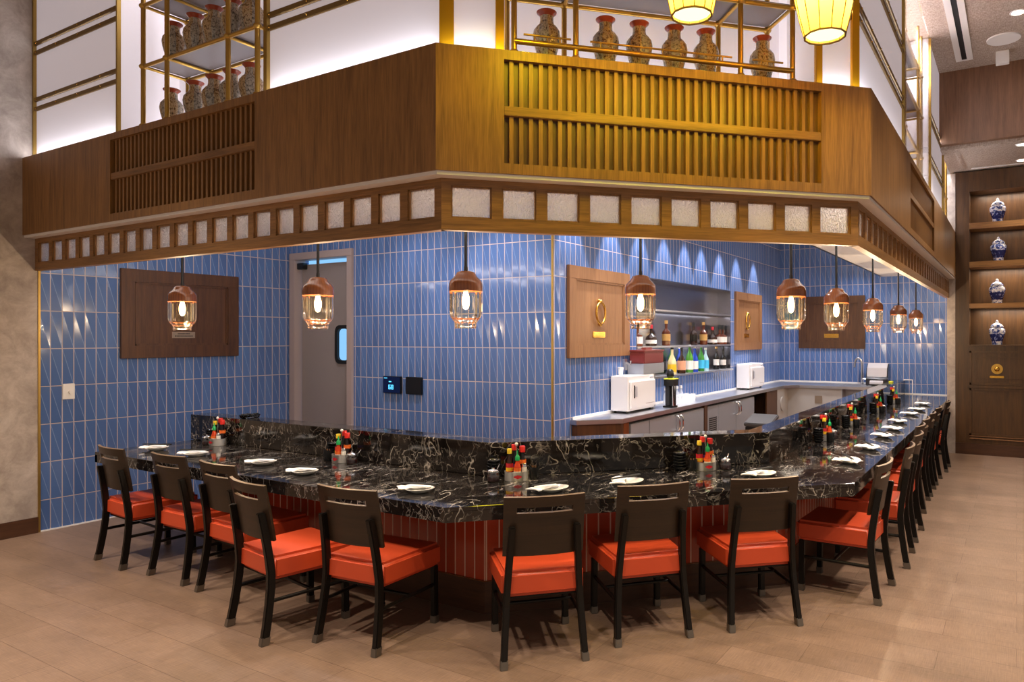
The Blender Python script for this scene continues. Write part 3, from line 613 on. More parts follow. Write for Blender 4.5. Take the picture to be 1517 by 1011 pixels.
# lanterns
def lantern(label, x, y, zb, rb, rt, h, sc=1.0):
    r = root('hanging_lantern', label, 'lantern', (x, y, zb), 0, 'yellow lanterns')
    n = 12; prof = [(rb, 0.0), (rb+(rt-rb)*0.30, h*0.22), (rb+(rt-rb)*0.62, h*0.5), (rt, h*0.86), (rt*0.93, h), ]
    link('fabric_shade', MB().lathe(prof, n, cap=False).mesh('fabric_shade', 'lantern'), r)
    m = MB()
    for i in range(n):
        a = 2*PI*i/n; m.tube([(q*math.cos(a)*1.006, q*math.sin(a)*1.006, z) for q, z in prof], 0.0028, 6)
    link('rib', m.mesh('lantern_ribs', 'brass_dull', smooth=50), r)
    cir = lambda q, z: [(q*math.cos(2*PI*i/n), q*math.sin(2*PI*i/n), z) for i in range(n)]
    link('rim', MB().tube(cir(rb, 0), 0.005, 6, True).mesh('lantern_rim', 'brass_dull', smooth=50), r); link('rim', MB().tube(cir(rt*0.93, h), 0.005, 6, True).mesh('lantern_rim', 'brass_dull', smooth=50), r)
    link('diffuser', MB().lathe([(rb*0.93, 0.012), (rb*0.93, 0.016)], n).mesh('lantern_diffuser', 'lantern_in'), r)
    link('cord', MB().tube([(0, 0, h-0.02), (0, 0, 5.05-zb)], 0.006, 6).mesh('lantern_cord', 'cord'), r)
    link('top_spoke', MB().tube([(-rt*0.92, 0, h), (rt*0.92, 0, h)], 0.004, 6).tube([(0, -rt*0.92, h), (0, rt*0.92, h)], 0.004, 6).mesh('top_spoke', 'brass_dull'), r)
    lamp('lantern_light', 'POINT', (x, y, zb+h*0.45), 15, (1.0, 0.76, 0.22), shadow_soft_size=0.06)
lantern('smaller yellow ribbed lantern hanging in front of the golden vases', -1.351, 3.149, 3.225, 0.097, 0.165, 0.42)
lantern('larger yellow ribbed lantern hanging near the aisle corner of the bulkhead', -0.841, 3.659, 3.205, 0.102, 0.19, 0.46)
for x, y, z, p in ((-1.90, 2.76, 3.32, 15), (-1.20, 2.76, 3.25, 15), (-0.80, 3.25, 3.28, 13), (-1.351, 3.149, 3.215, 9), (-0.841, 3.659, 3.195, 15)):
    lamp('amber_cast_spot', 'SPOT', (x, y, z), p*0.85, AMBER, spot_size=math.radians(174), spot_blend=0.06, shadow_soft_size=0.14)  # amber spots added for the bulkhead cast; most stand in for unseen lanterns

# ------------------------------------------------------------------ bar counter
CY, CC, CX = 2.87, 5.54, -0.885
LY, LC, LX = 3.655, 6.655, -1.57
KY, KC, KX = 3.835, 6.905, -1.74
XE = -6.41
def CP(y, c, x, xl=XE, yf=YB-0.001): return offpath(y, c, x, xl, yf)
po, pi_ = CP(CY, CC, CX), CP(KY, KC, KX)
ct = root('marble_countertop', 'polished black marble countertop with white veins running round the angled bar', 'countertop')
link('slab', MB().prism(po+pi_[::-1], 0.735, 0.76).mesh('countertop_slab', 'marble', bevel=0.002, seg=1), ct)
ap = MB(); a2 = CP(CY+0.001, CC+0.001, CX-0.001); b2 = CP(CY+0.035, CC+0.05, CX-0.035)
for k in range(3): ap.prism([a2[k], a2[k+1], b2[k+1], b2[k]], 0.677, 0.735)
ap.box(XE, CY+0.001, 0.677, XE+0.035, KY, 0.735)
link('apron', ap.mesh('countertop_apron', 'marble'), ct)
lo = CP(LY, LC, LX, -6.45)
tag(link('marble_ledge', MB().prism(lo+CP(KY, KC, KX, -6.45)[::-1], 0.7605, 0.985).mesh('marble_ledge', 'marble', bevel=0.003, seg=1)), 'raised black marble ledge standing along the back of the countertop', 'ledge')
BY, BC, BX = 3.35, 6.143, -1.365
cb = root('bar_counter', 'terracotta tiled bar front with dark wood plinth under the marble countertop', 'bar counter')
bo, bi = CP(BY, BC, BX, -5.62), CP(KY, KC, KX, -5.62)
link('tiled_front', MB().prism(bo+bi[::-1], 0.2, 0.734).mesh('tiled_front', 'terra'), cb)
bo2 = CP(BY-0.004, BC-0.006, BX+0.004, -5.63); link('plinth', MB().prism(bo2+bi[::-1], 0.0, 0.2).mesh('bar_plinth', 'plinth'), cb)
link('plinth_strip', MB().prism(CP(BY-0.007, BC-0.010, BX+0.007, -5.635)+bi[::-1], 0.196, 0.203).mesh('plinth_strip', 'capwood'), cb)

# ------------------------------------------------------------------ chairs
def chair_kit():
    seat = MB().prism([(-0.215, -0.205), (0.215, -0.205), (0.238, 0.265), (-0.238, 0.265)], 0.338, 0.470)
    kit = [('seat', seat.mesh('chair_seat', 'leather', smooth=40, bevel=0.022, seg=3), [('seam', MB().tube([(-0.195, -0.178, 0.4695), (0.195, -0.178, 0.4695)], 0.0028, 6).mesh('seat_piping', 'leather', smooth=60))])]
    kit.append(('seat_frame', MB().prism([(-0.18, -0.185), (0.18, -0.185), (0.20, 0.24), (-0.20, 0.24)], 0.327, 0.3378).mesh('seat_frame', 'blackwood', bevel=0.003)))
    for s in (-1, 1):
        y = lambda z: -0.205-0.05*max(0, (0.36-z)/0.36)**1.4-0.05*max(0, (z-0.36)/0.36)**1.4
        x = lambda z: 0.212-0.044*z/0.72
        zs = [0, 0.1, 0.2, 0.3, 0.38, 0.46, 0.54, 0.62, 0.70, 0.715]
        rear = MB().bar([(s*x(z), y(z), z) for z in zs], 0.034, 0.042)
        cap = MB().bar([(s*x(z), y(z), z) for z in (0, 0.045)], 0.038, 0.046)
        kit.append(('leg', rear.mesh('rear_leg', 'blackwood', bevel=0.005), [('foot_cap', cap.mesh('foot_cap', 'footmetal', bevel=0.003))]))
        fr = MB().bar([(s*0.205, 0.235, 0), (s*0.203, 0.232, 0.34)], 0.036, 0.036); fc = MB().bar([(s*0.205, 0.235, 0), (s*0.205, 0.235, 0.045)], 0.040, 0.040)
        kit.append(('leg', fr.mesh('front_leg', 'blackwood', bevel=0.005), [('foot_cap', fc.mesh('foot_cap', 'footmetal', bevel=0.003))]))
        kit.append(('stretcher', MB().tube([(s*0.198, -0.225, 0.225), (s*0.204, 0.235, 0.225)], 0.011, 8).mesh('side_stretcher', 'blackwood', smooth=50)))
    kit.append(('stretcher', MB().tube([(-0.202, 0.03, 0.225), (0.202, 0.03, 0.225)], 0.010, 8).mesh('cross_stretcher', 'blackwood', smooth=50)))
    xs = [-0.212, -0.18, -0.146, -0.11, -0.06, 0, 0.06, 0.11, 0.146, 0.18, 0.212]; zs = [0.555, 0.61, 0.67, 0.73, 0.783, 0.813, 0.84, 0.868]
    bp = MB(); nx = len(xs)
    for z in zs:
        for x in xs: bp.v.append((x, -0.195-0.050*max(0, (z-0.40)/0.36)**1.4-0.035+0.035*(x/0.212)**2+0.012, z))
    for j in range(len(zs)-1):
        for i in range(nx-1):
            if j == 4 and 2 <= i <= nx-4: continue
            bp.f.append((j*nx+i, j*nx+i+1, (j+1)*nx+i+1, (j+1)*nx+i))
    bme = bp.mesh('backrest', 'chairback', smooth=30, bevel=0.0, solid=0.016); bme.materials.append(M['plyedge_sheen'])
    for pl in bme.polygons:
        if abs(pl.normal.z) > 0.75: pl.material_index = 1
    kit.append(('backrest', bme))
    return kit
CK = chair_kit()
# (rear-leg midpoint, facing angle) - local +y faces the bar
chairs = [(-5.80, 2.70, -4), (-5.09, 2.728, 0), (-4.47, 2.70, -3), (-3.76, 2.445, -9), (-3.133, 2.608, 5), (-2.10, 2.994, 45), (-1.737, 3.52, 47), (-1.258, 4.0, 43),
          (-0.745, 4.91, 87), (-0.70, 5.76, 92), (-0.72, 6.50, 90), (-0.775, 7.15, 88), (-0.79, 7.75, 90), (-0.79, 8.38, 91), (-0.79, 9.05, 89), (-0.76, 9.95, 90)]
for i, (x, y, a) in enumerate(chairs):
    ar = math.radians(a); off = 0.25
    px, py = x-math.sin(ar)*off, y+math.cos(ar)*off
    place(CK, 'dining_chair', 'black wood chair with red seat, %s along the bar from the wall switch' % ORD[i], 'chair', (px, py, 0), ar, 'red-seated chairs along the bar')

# ------------------------------------------------------------------ place settings
dish = MB()
n = 32; prof = [(0.02, 0.0), (0.055, 0.0), (0.062, 0.005), (0.085, 0.014), (0.101, 0.022), (0.1035, 0.0245), (0.101, 0.0255), (0.084, 0.018), (0.055, 0.009), (0.01, 0.008)]
dish.lathe(prof, n); dish.v = [(x*1.0, y*0.80, z+0.006*min(1, (x/0.1)**2)) for x, y, z in dish.v]
dish_me = dish.mesh('plate', 'ceramic', smooth=50)
nap = MB(); pts = []
NXN, NYN = 9, 5
for j in range(NYN):
    for i in range(NXN):
        u, v = i/(NXN-1)-0.5, j/(NYN-1)-0.5
        wdt = 0.62+0.38*abs(u)*2
        nap.v.append((u*0.19, v*0.105*wdt, 0.0+0.006*math.sin(u*17+v*5)*0.5+0.009*(1-4*v*v)*(0.6+0.8*abs(u))))
for j in range(NYN-1):
    for i in range(NXN-1): nap.f.append((j*NXN+i, j*NXN+i+1, (j+1)*NXN+i+1, (j+1)*NXN+i))
nap_me = nap.mesh('napkin', 'cloth', smooth=40, solid=0.006)
stick_me = MB().tube([(-0.12, 0, 0), (0.0, 0, 0), (0.12, 0, 0)], [0.0036, 0.0046, 0.0056], 8).mesh('chopstick', 'rubber', smooth=50)
settings = [(-6.06, 3.16, 0), (-5.507, 3.16, 0), (-4.713, 3.19, 0), (-4.147, 3.11, 0), (-3.077, 3.089, 0), (-2.406, 3.498, 45), (-2.108, 3.90, 45), (-1.466, 4.565, 45),
            (-1.063, 5.383, 90), (-1.05, 6.124, 90), (-1.069, 6.93, 90), (-1.06, 7.52, 90), (-1.10, 8.19, 90), (-1.088, 9.061, 90), (-1.07, 9.665, 90), (-1.10, 10.505, 90)]
for i, (x, y, a) in enumerate(settings):
    ar = math.radians(a+random.uniform(-8, 8)); which = '%s place setting from the wall switch' % ORD[i]
    o = link('plate', dish_me, None, (x, y, 0.7602), ar); tag(o, 'white boat-shaped plate of the '+which, 'plate', 'white plates along the bar')
    loc = lambda lx, ly: (x+lx*math.cos(ar)-ly*math.sin(ar), y+lx*math.sin(ar)+ly*math.cos(ar))
    o = link('napkin', nap_me, None, (*loc(-0.055, 0.005), 0.7862), ar+math.radians(62+random.uniform(-15, 15))); tag(o, 'folded white napkin on the plate of the '+which, 'napkin', 'folded napkins on the plates')
    for j, dy in enumerate((0.0, 0.017)):
        o = link('chopstick', stick_me, None, (*loc(-0.01, -0.002+dy), 0.8075), ar+math.radians(24+j*2)); tag(o, '%s black chopstick of the %s' % (('outer', 'inner')[j], which), 'chopstick', 'chopsticks on the plates')

# ------------------------------------------------------------------ condiment sets
def bottle_kit(r, h, neck_r, shoulder, neck0, glass, cap, cap_h, lab=None, lz=(0.2, 0.5), lab2=None, cap_r=None, nozzle=False):
    z1 = h-cap_h; sh, nk = shoulder*z1, neck0*z1
    body = MB().lathe([(r*0.92, 0), (r, 0.004), (r, sh), (r*0.86, sh+(nk-sh)*0.4), (neck_r*1.15, nk), (neck_r, nk+0.008), (neck_r, z1)], 20)
    kit = [('body', body.mesh('bottle_body', glass, smooth=45))]
    cr = cap_r or neck_r*1.25
    if nozzle: c_ = MB().lathe([(cr, z1-0.002), (cr, z1+cap_h*0.35), (cr*0.75, z1+cap_h*0.45), (cr*0.34, z1+cap_h*0.6), (cr*0.22, h)], 16)
    else: c_ = MB().lathe([(cr, z1-0.006), (cr, h-0.002), (cr*0.92, h)], 16)
    kit.append(('cap', c_.mesh('bottle_cap', cap, smooth=45)))
    if lab: kit.append(('label_band', MB().lathe([(r+0.0006, lz[0]*z1), (r+0.0006, lz[1]*z1)], 20, cap=False).mesh('label_band', lab, smooth=45)))
    if lab2: kit.append(('label_patch', MB().lathe([(r+0.0012, (lz[0]+0.03)*z1), (r+0.0012, (lz[0]*0.5+lz[1]*0.5)*z1)], 20, cap=False).mesh('label_patch', lab2, smooth=45)))
    return kit
K_sri = bottle_kit(0.023, 0.190, 0.012, 0.62, 0.86, 'sauce', 'green', 0.060, 'lab_org', (0.30, 0.62), 'lab_wht', 0.015, True)
K_yel = bottle_kit(0.023, 0.200, 0.012, 0.50, 0.75, 'amber', 'yellow', 0.026, 'lab_red', (0.30, 0.62), 'lab_yel', 0.016)
K_soy = bottle_kit(0.025, 0.212, 0.015, 0.55, 0.72, 'soy', 'red', 0.032, 'lab_org', (0.56, 0.70), None, 0.019)
K_soy2 = bottle_kit(0.025, 0.222, 0.014, 0.58, 0.76, 'soy', 'red', 0.030, 'lab_pur', (0.30, 0.52), 'lab_org', 0.018)
K_shk = [('body', MB().lathe([(0.018, 0), (0.019, 0.003), (0.017, 0.085)], 18).mesh('shaker_body', 'ceramic', smooth=40)), ('cap', MB().lathe([(0.0175, 0.085), (0.0175, 0.098), (0.010, 0.108)], 18).mesh('shaker_cap', 'chrome', smooth=40))]
cd = MB().lathe([(0.074, 0.0), (0.076, 0.002), (0.076, 0.058), (0.078, 0.060), (0.074, 0.060), (0.073, 0.004), (0.01, 0.003)], 32); cd.v = [(x, y*0.82, z) for x, y, z in cd.v]
bad = MB()
for i in range(9):
    a = -PI/2+(i-4)*0.085; bad.v.append((0.0775*math.cos(a), 0.82*0.0775*math.sin(a), 0.017+0.010*abs(i-4)/4)); bad.v.append((0.0775*math.cos(a), 0.82*0.0775*math.sin(a), 0.043-0.010*abs(i-4)/4))
for i in range(8): bad.f.append((2*i, 2*i+2, 2*i+3, 2*i+1))
K_cad = [('tin', cd.mesh('caddy_tin', 'tin', smooth=40), [('badge', bad.mesh('caddy_badge', 'lab_red'))]), ('handle_rod', MB().tube([(0.0, 0.002, 0.003), (0.0, 0.002, 0.225)], 0.003, 8).mesh('handle_rod', 'chrome', smooth=50)), ('knob', MB().sphere((0, 0.002, 0.232), 0.011, 12).mesh('caddy_knob', 'ceramic', smooth=60))]
K_cup = [('cup', MB().lathe([(0.028, 0), (0.031, 0.004), (0.034, 0.078), (0.0345, 0.081), (0.031, 0.081), (0.028, 0.010), (0.005, 0.008)], 24).mesh('black_cup', 'blackcer', smooth=40)),
         ('toothpicks', MB().tube([(0.0, 0, 0.01), (0.012, 0.004, 0.088)], 0.002, 6).tube([(0.004, 0, 0.01), (-0.014, 0.006, 0.088)], 0.002, 6).tube([(0, 0.004, 0.01), (0.002, -0.014, 0.089)], 0.002, 6).tube([(0, -0.004, 0.01), (-0.004, 0.016, 0.087)], 0.002, 6).mesh('toothpicks', 'oak_panel'))]
K_jar = [('jar', MB().lathe([(0.030, 0), (0.038, 0.003), (0.041, 0.018), (0.041, 0.045), (0.034, 0.056), (0.034, 0.060)], 24).mesh('glass_jar', 'jarglass', smooth=50)), ('contents', MB().lathe([(0.028, 0.003), (0.037, 0.006), (0.038, 0.034), (0.002, 0.036)], 20).mesh('chili_contents', 'maroon', smooth=40)),
         ('lid', MB().lathe([(0.036, 0.058), (0.038, 0.060), (0.038, 0.070), (0.030, 0.078), (0.010, 0.082), (0.009, 0.088), (0.002, 0.090)], 24).mesh('jar_lid', 'chrome', smooth=40)), ('spoon', MB().tube([(0.01, 0.01, 0.02), (0.030, 0.03, 0.075), (0.044, 0.044, 0.10)], 0.003, 6).mesh('jar_spoon', 'chrome', smooth=50))]
sd = MB().lathe([(0.022, 0), (0.026, 0.0), (0.030, 0.005), (0.044, 0.018), (0.0465, 0.026), (0.045, 0.027), (0.042, 0.020), (0.026, 0.008), (0.004, 0.007)], 24).mesh('sauce_dish', 'blackcer', smooth=40)
SETS = [(-5.90, 3.57, 0), (-4.31, 3.545, 0), (-2.79, 3.66, 45), (-1.87, 4.60, 45), (-1.475, 6.46, 90), (-1.475, 7.62, 90), (-1.475, 9.20, 90), (-1.475, 10.52, 90)]
LAY = [dict(jar=(-0.10, -0.03), stack=(-0.13, 0.025), cup=None), dict(jar=(0.125, -0.01), cup=(-0.13, -0.015), stack=(-0.16, 0.055)), dict(jar=(-0.15, -0.01), stack=(-0.135, 0.085), cup=(0.115, 0.0)), dict(jar=(0.14, -0.02), cup=(-0.105, -0.02), stack=(-0.18, 0.03))]+[dict(jar=(0.14, -0.03), cup=(-0.10, -0.06), stack=(-0.17, 0.03))]*4
for i, (x, y, a) in enumerate(SETS):
    ar = math.radians(a); ld = LAY[i]
    loc = lambda p, z=0.7603: (x+p[0]*math.cos(ar)-p[1]*math.sin(ar), y+p[0]*math.sin(ar)+p[1]*math.cos(ar), z)
    wh = 'the %s condiment set from the wall switch' % ORD[i]; zi = 0.7603+0.0035
    place(K_cad, 'condiment_caddy', 'steel caddy with rod handle holding '+wh, 'caddy', loc((0, 0)), ar, 'condiment caddies along the ledge')
    place(K_sri, 'chili_sauce_bottle', 'green-capped orange chili sauce bottle in '+wh, 'sauce bottle', loc((0.002, -0.030), zi), ar, 'green-capped sauce bottles')
    place(K_yel, 'sauce_bottle', 'yellow-capped dark sauce bottle in '+wh, 'sauce bottle', loc((-0.044, 0.006), zi), ar, 'yellow-capped sauce bottles')
    place(K_soy, 'soy_sauce_bottle', 'red-capped soy bottle, orange neck band, in '+wh, 'sauce bottle', loc((0.040, 0.018), zi), ar, 'orange-banded soy bottles')
    place(K_soy2, 'soy_sauce_bottle', 'red-capped soy bottle with purple label in '+wh, 'sauce bottle', loc((-0.010, 0.033), zi), ar, 'purple-banded soy bottles')
    place(K_shk, 'pepper_shaker', 'small white shaker with chrome cap in '+wh, 'shaker', loc((0.047, -0.021), zi), ar, 'white shakers')
    if ld['cup']: place(K_cup, 'toothpick_cup', 'black cup of toothpicks beside '+wh, 'cup', loc(ld['cup']), ar, 'black toothpick cups')
    place(K_jar, 'chili_jar', 'glass chili jar with chrome lid beside '+wh, 'jar', loc(ld['jar']), ar, 'chili jars')
    nst = 6
    for k in range(nst):
        zt = 0.7603+k*0.0195
        o = link('sauce_dish', sd, None, loc(ld['stack'], zt)); tag(o, '%s black sauce dish of the stack beside %s' % (('lowest', 'second-lowest', 'third-lowest', 'fourth-lowest', 'fifth-lowest')[k], wh) if k < nst-1 else 'topmost black sauce dish of the stack beside '+wh, 'dish', 'stacked black sauce dishes')
# tray of small dishes on the ledge
o = root('dish_tray', 'shallow glass dish on the marble ledge near the grey door', 'dish', (-5.72, 3.745, 0.9855))
link('glass_bowl', MB().lathe([(0.06, 0), (0.075, 0.004), (0.085, 0.028), (0.083, 0.028), (0.072, 0.008), (0.004, 0.007)], 28).mesh('glass_bowl', 'jarglass', smooth=40), o)
mm = MB()
for i in range(14):
    a = i*2.4; q = 0.012+0.0042*i; mm.sphere((q*math.cos(a), q*math.sin(a), 0.026+0.004*(i % 3)), 0.014, 8, 0.6)
link('dark_contents', mm.mesh('dark_contents', 'black', smooth=60), o)

# ------------------------------------------------------------------ pendants
ZB = 1.735
cap_p = [(0.012, 0.352), (0.030, 0.349), (0.052, 0.343), (0.058, 0.333), (0.066, 0.318), (0.082, 0.303), (0.095, 0.288), (0.100, 0.272), (0.101, 0.250), (0.101, 0.226), (0.094, 0.226), (0.090, 0.27), (0.05, 0.32), (0.012, 0.33)]
sh_p = [(0.0985, 0.228), (0.0985, 0.20), (0.0985, 0.11), (0.097, 0.085), (0.091, 0.066), (0.078, 0.050), (0.069, 0.038), (0.0655, 0.028), (0.0645, 0.0), (0.0625, 0.0), (0.0625, 0.005), (0.001, 0.006)]
PK = [('cap', MB().lathe(cap_p, 32, cap=False).mesh('pendant_cap', 'capwood', smooth=50)), ('glass_shade', MB().lathe(sh_p, 48, cap=False).mesh('pendant_shade', 'shade', smooth=50)),
      ('bulb', MB().lathe([(0.004, 0.115), (0.016, 0.125), (0.022, 0.15), (0.022, 0.185), (0.014, 0.215), (0.012, 0.225)], 16).mesh('pendant_bulb', 'bulb', smooth=60), [('socket', MB().lathe([(0.014, 0.224), (0.016, 0.226), (0.016, 0.30), (0.006, 0.30)], 14).mesh('bulb_socket', 'black', smooth=40))]),
      ('cord', MB().lathe([(0.013, 0.350), (0.012, 0.372), (0.0095, 0.380), (0.0095, 2.60-ZB-0.01)], 10).mesh('pendant_cord', 'cord', smooth=40)), ('canopy', MB().lathe([(0.035, 2.60-ZB-0.015), (0.035, 2.60-ZB)], 20).mesh('pendant_canopy', 'black', smooth=40))]
pend = [(-5.674, 3.15), (-4.064, 3.15), (-2.914, 3.316), (-2.123, 4.107), (-1.351, 4.879), (-1.286, 5.995), (-1.286, 7.701), (-1.286, 9.533), (-1.286, 11.323)]
for i, (x, y) in enumerate(pend):
    place(PK, 'pendant_lamp', 'glass pendant lamp with turned wood cap, %s from the wall switch' % ORD[i], 'pendant lamp', (x, y, ZB), 0.7*i, 'pendant lamps over the bar')
    lamp('pendant_light', 'POINT', (x, y, ZB+0.095), 20, (1, 0.82, 0.62), shadow_soft_size=0.012)

# ------------------------------------------------------------------ wall panels, switch, thermostats
def wallpanel(name, label, axis, pos, a0, a1, z0, z1, mat, sign, ring=None, plaque=None, plmat='gold', marks=False):
    # axis 'x': panel on a wall x=pos facing +x (a runs along y); axis 'y': wall y=pos facing -y (a runs along x)
    r = root(name, label, 'wall panel', (0, 0, 0), 0, 'wood panels on the blue tiles')
    def bx(m, s0, s1, q0, q1, d0, d1):
        return m.box(pos+d0, s0, q0, pos+d1, s1, q1) if axis == 'x' else m.box(s0, pos-d1, q0, s1, pos-d0, q1)
    b = 0.10*(a1-a0) if a1-a0 > 0.9 else 0.13*(a1-a0); b = 0.12
    m = MB()
    for s0, s1, q0, q1 in ((a0, a1, z0, z0+b), (a0, a1, z1-b, z1), (a0, a0+b, z0+b, z1-b), (a1-b, a1, z0+b, z1-b)): bx(m, s0, s1, q0, q1, 0.001, 0.036)
    link('frame', m.mesh('panel_frame', mat, bevel=0.003), r)
    m = MB(); i0, i1, j0, j1 = a0+b, a1-b, z0+b, z1-b
    for s0, s1, q0, q1 in ((i0, i1, j0, j0+.02), (i0, i1, j1-.02, j1), (i0, i0+.02, j0, j1), (i1-.02, i1, j0, j1)): bx(m, s0, s1, q0, q1, 0.018, 0.030)
    link('inner_moulding', m.mesh('panel_moulding', mat, bevel=0.004), r)
    link('field', bx(MB(), i0, i1, j0, j1, 0.001, 0.020).mesh('panel_field', mat), r)
    if ring:
        cy_, cz_ = ring; n = 28
        k = MB().tube([(pos+0.05, cy_+0.085*math.cos(2*PI*i/n), cz_+0.105*math.sin(2*PI*i/n)) for i in range(n)], 0.012, 8, True)
        kr = link('ring_handle', k.mesh('ring_handle', 'gold', smooth=60), r)
        m = MB().sphere((pos+0.045, cy_, cz_+0.112), 0.022, 12).sphere((pos+0.045, cy_, cz_-0.112), 0.020, 12).sphere((pos+0.04, cy_+0.02, cz_+0.125), 0.012, 10).sphere((pos+0.04, cy_-0.02, cz_+0.125), 0.012, 10)
        m.tube([(pos+0.018, cy_, cz_+0.112), (pos+0.045, cy_, cz_+0.112)], 0.02, 10).tube([(pos+0.018, cy_, cz_-0.112), (pos+0.045, cy_, cz_-0.112)], 0.012, 10)
        link('ring_boss', m.mesh('ring_boss', 'gold', smooth=60), kr)
    if plaque:
        pa0, pa1, pz0, pz1 = plaque
        pl = link('name_plaque', bx(MB(), pa0, pa1, pz0, pz1, 0.020, 0.026).mesh('name_plaque', plmat, bevel=0.002), r)
        m = MB(); wd = pa1-pa0; hh = pz1-pz0; rr = random.Random(3)
        for row, (q0, s0) in enumerate(((0.60, 0.24), (0.22, 0.12))):
            s_ = pa0+wd*s0
            while s_ < pa1-wd*s0:
                lw = wd*rr.uniform(0.025, 0.05); bx(m, s_, s_+lw, pz0+hh*q0, pz0+hh*(q0+0.2), 0.0255, 0.0268); s_ += lw+wd*0.02
        link('engraving', m.mesh('plaque_engraving', 'ink' if marks else plmat), pl)
    return r
wallpanel('wall_panel', 'dark wood wall panel on the blue tiles near the white wall switch', 'x', XL, 3.469, 4.626, 1.48, 2.33, 'walnut', 1, plaque=(3.935, 4.162, 1.672, 1.735), plmat='plaque', marks=True)
wallpanel('wall_panel', 'large light wood panel with brass ring above the near white warmer', 'x', XN, 5.506, 6.69, 1.485, 2.355, 'oak_panel', 1, ring=(6.053, 1.92), plaque=(5.94, 6.18, 1.675, 1.735))
wallpanel('wall_panel', 'light wood panel with brass ring above the white warmer in the far corner', 'x', XN, 10.02, 11.24, 1.485, 2.36, 'oak_panel', 1, ring=(10.50, 1.93), plaque=(10.40, 10.62, 1.675, 1.735))
wallpanel('wall_panel', 'wood wall panel on the back wall behind the pendant lamps', 'y', YB, -3.283, -2.183, 1.49, 2.38, 'walnut', 1, plaque=(-2.85, -2.61, 1.67, 1.74))
sw_ = root('wall_switch', 'white dimmer switch with round knob on the blue tiles', 'switch')
link('plate', MB().box(XL+0.001, 3.008, 1.131, XL+0.012, 3.101, 1.269).mesh('switch_plate', 'white', bevel=0.003), sw_)
link('knob', MB().tube([(XL+0.012, 3.068, 1.195), (XL+0.03, 3.068, 1.195)], 0.018, 16).mesh('switch_knob', 'white', smooth=40), sw_)
th = root('thermostat', 'square lit thermostat with blue digits on the blue wall beside the door', 'thermostat')
link('housing', MB().box(-5.742, YD-0.03, 1.10, -5.485, YD-0.001, 1.275).mesh('thermostat_housing', 'black', bevel=0.004), th)
scn = link('screen', MB().box(-5.735, YD-0.032, 1.106, -5.492, YD-0.0295, 1.269).mesh('thermostat_screen', 'screen'), th)
dgm = MB()
def seg7(x, z, w_, h_, on):
    t_ = 0.008
    S = {'a': (x, z+h_-t_, x+w_, z+h_), 'd': (x, z, x+w_, z+t_), 'g': (x, z+h_/2-t_/2, x+w_, z+h_/2+t_/2), 'f': (x, z+h_/2, x+t_, z+h_), 'b': (x+w_-t_, z+h_/2, x+w_, z+h_), 'e': (x, z, x+t_, z+h_/2), 'c': (x+w_-t_, z, x+w_, z+h_/2)}
    for k in on: a = S[k]; dgm.box(a[0], YD-0.0335, a[1], a[2], YD-0.0318, a[3])
seg7(-5.655, 1.140, 0.030, 0.048, 'afgecd'); seg7(-5.615, 1.140, 0.030, 0.048, 'abgfcde')
dgm.box(-5.72, YD-0.0335, 1.253, -5.675, YD-0.0318, 1.259).box(-5.65, YD-0.0335, 1.215, -5.615, YD-0.0318, 1.225)
link('digits', dgm.mesh('screen_digits', 'screenglow'), scn)
tag(link('control_panel', MB().box(-5.415, YD-0.03, 1.10, -5.195, YD-0.001, 1.275).mesh('control_panel', 'black', bevel=0.004)), 'square blank black control panel next to the lit thermostat', 'control panel')

# ------------------------------------------------------------------ back bar: steel worktop, cabinets
ZT = 0.905; CXF, CYF = -3.24, 11.52
tag(link('steel_worktop', MB().prism([(XN+0.0005, 5.57), (-3.55, 5.57), (CXF, 5.90), (CXF, 11.30), (-3.05, CYF), (-1.76, CYF), (-1.76, YB-0.0005), (XN+0.0005, YB-0.0005)], ZT-0.045, ZT).mesh('steel_worktop', 'steel', bevel=0.004)), 'L-shaped stainless steel worktop along the bottle shelves and back wall', 'worktop')
zc0, zc1 = 0.0, ZT-0.046
e = root('end_cabinet', 'dark wood cabinet end below the near end of the steel worktop', 'cabinet')
link('carcass', MB().prism([(XN+0.001, 5.60), (-3.56, 5.60), (-3.27, 5.92), (-3.27, 6.08), (XN+0.001, 6.08)], zc0, zc1).mesh('end_carcass', 'walnut'), e)
link('trim_strip', MB().box(-3.274, 5.97, zc0, -3.268, 6.079, zc1).mesh('end_strip', 'capwood'), e)
def fridge(label, y0, y1, doors, vent, hy):
    r = root('undercounter_fridge', label, 'fridge', (0, 0, 0), 0, 'steel fridges under the worktop')
    link('carcass', MB().box(XN+0.001, y0, 0.0, -3.29, y1, zc1-0.012).mesh('fridge_carcass', 'dark'), r)
    for (a, b) in doors:
        dd = link('door', MB().box(-3.288, a+0.004, 0.10, -3.255, b-0.004, zc1-0.03).mesh('fridge_door', 'steel_dark', bevel=0.003), r)
        mid = hy
        s = -0.045 if abs(b-mid) < abs(a-mid) else 0.045
        if abs((a+b)/2-mid) < 1.0 and (b-a) > 0.5:
            y = mid+s; link('handle', MB().tube([(-3.255, y, 0.815), (-3.215, y, 0.812), (-3.198, y, 0.785), (-3.198, y, 0.69), (-3.215, y, 0.66), (-3.255, y, 0.657)], 0.011, 8).mesh('door_handle', 'chrome', smooth=60), dd)
    if vent:
        v_ = link('vent_panel', MB().box(-3.288, vent[0]+0.003, 0.10, -3.258, vent[1]-0.003, zc1-0.03).mesh('vent_panel', 'steel_dark', bevel=0.002), r)
        m = MB()
        for k in range(14): m.box(-3.2575, vent[0]+0.05, 0.35+k*0.025, -3.2555, vent[1]-0.05, 0.363+k*0.025)
        link('louvres', m.mesh('louvres', 'slot'), v_)
fridge('two-door steel fridge under the worktop by the near warmer', 6.085, 7.96, ((6.09, 6.50), (6.50, 7.165), (7.165, 7.955)), None, 7.165)
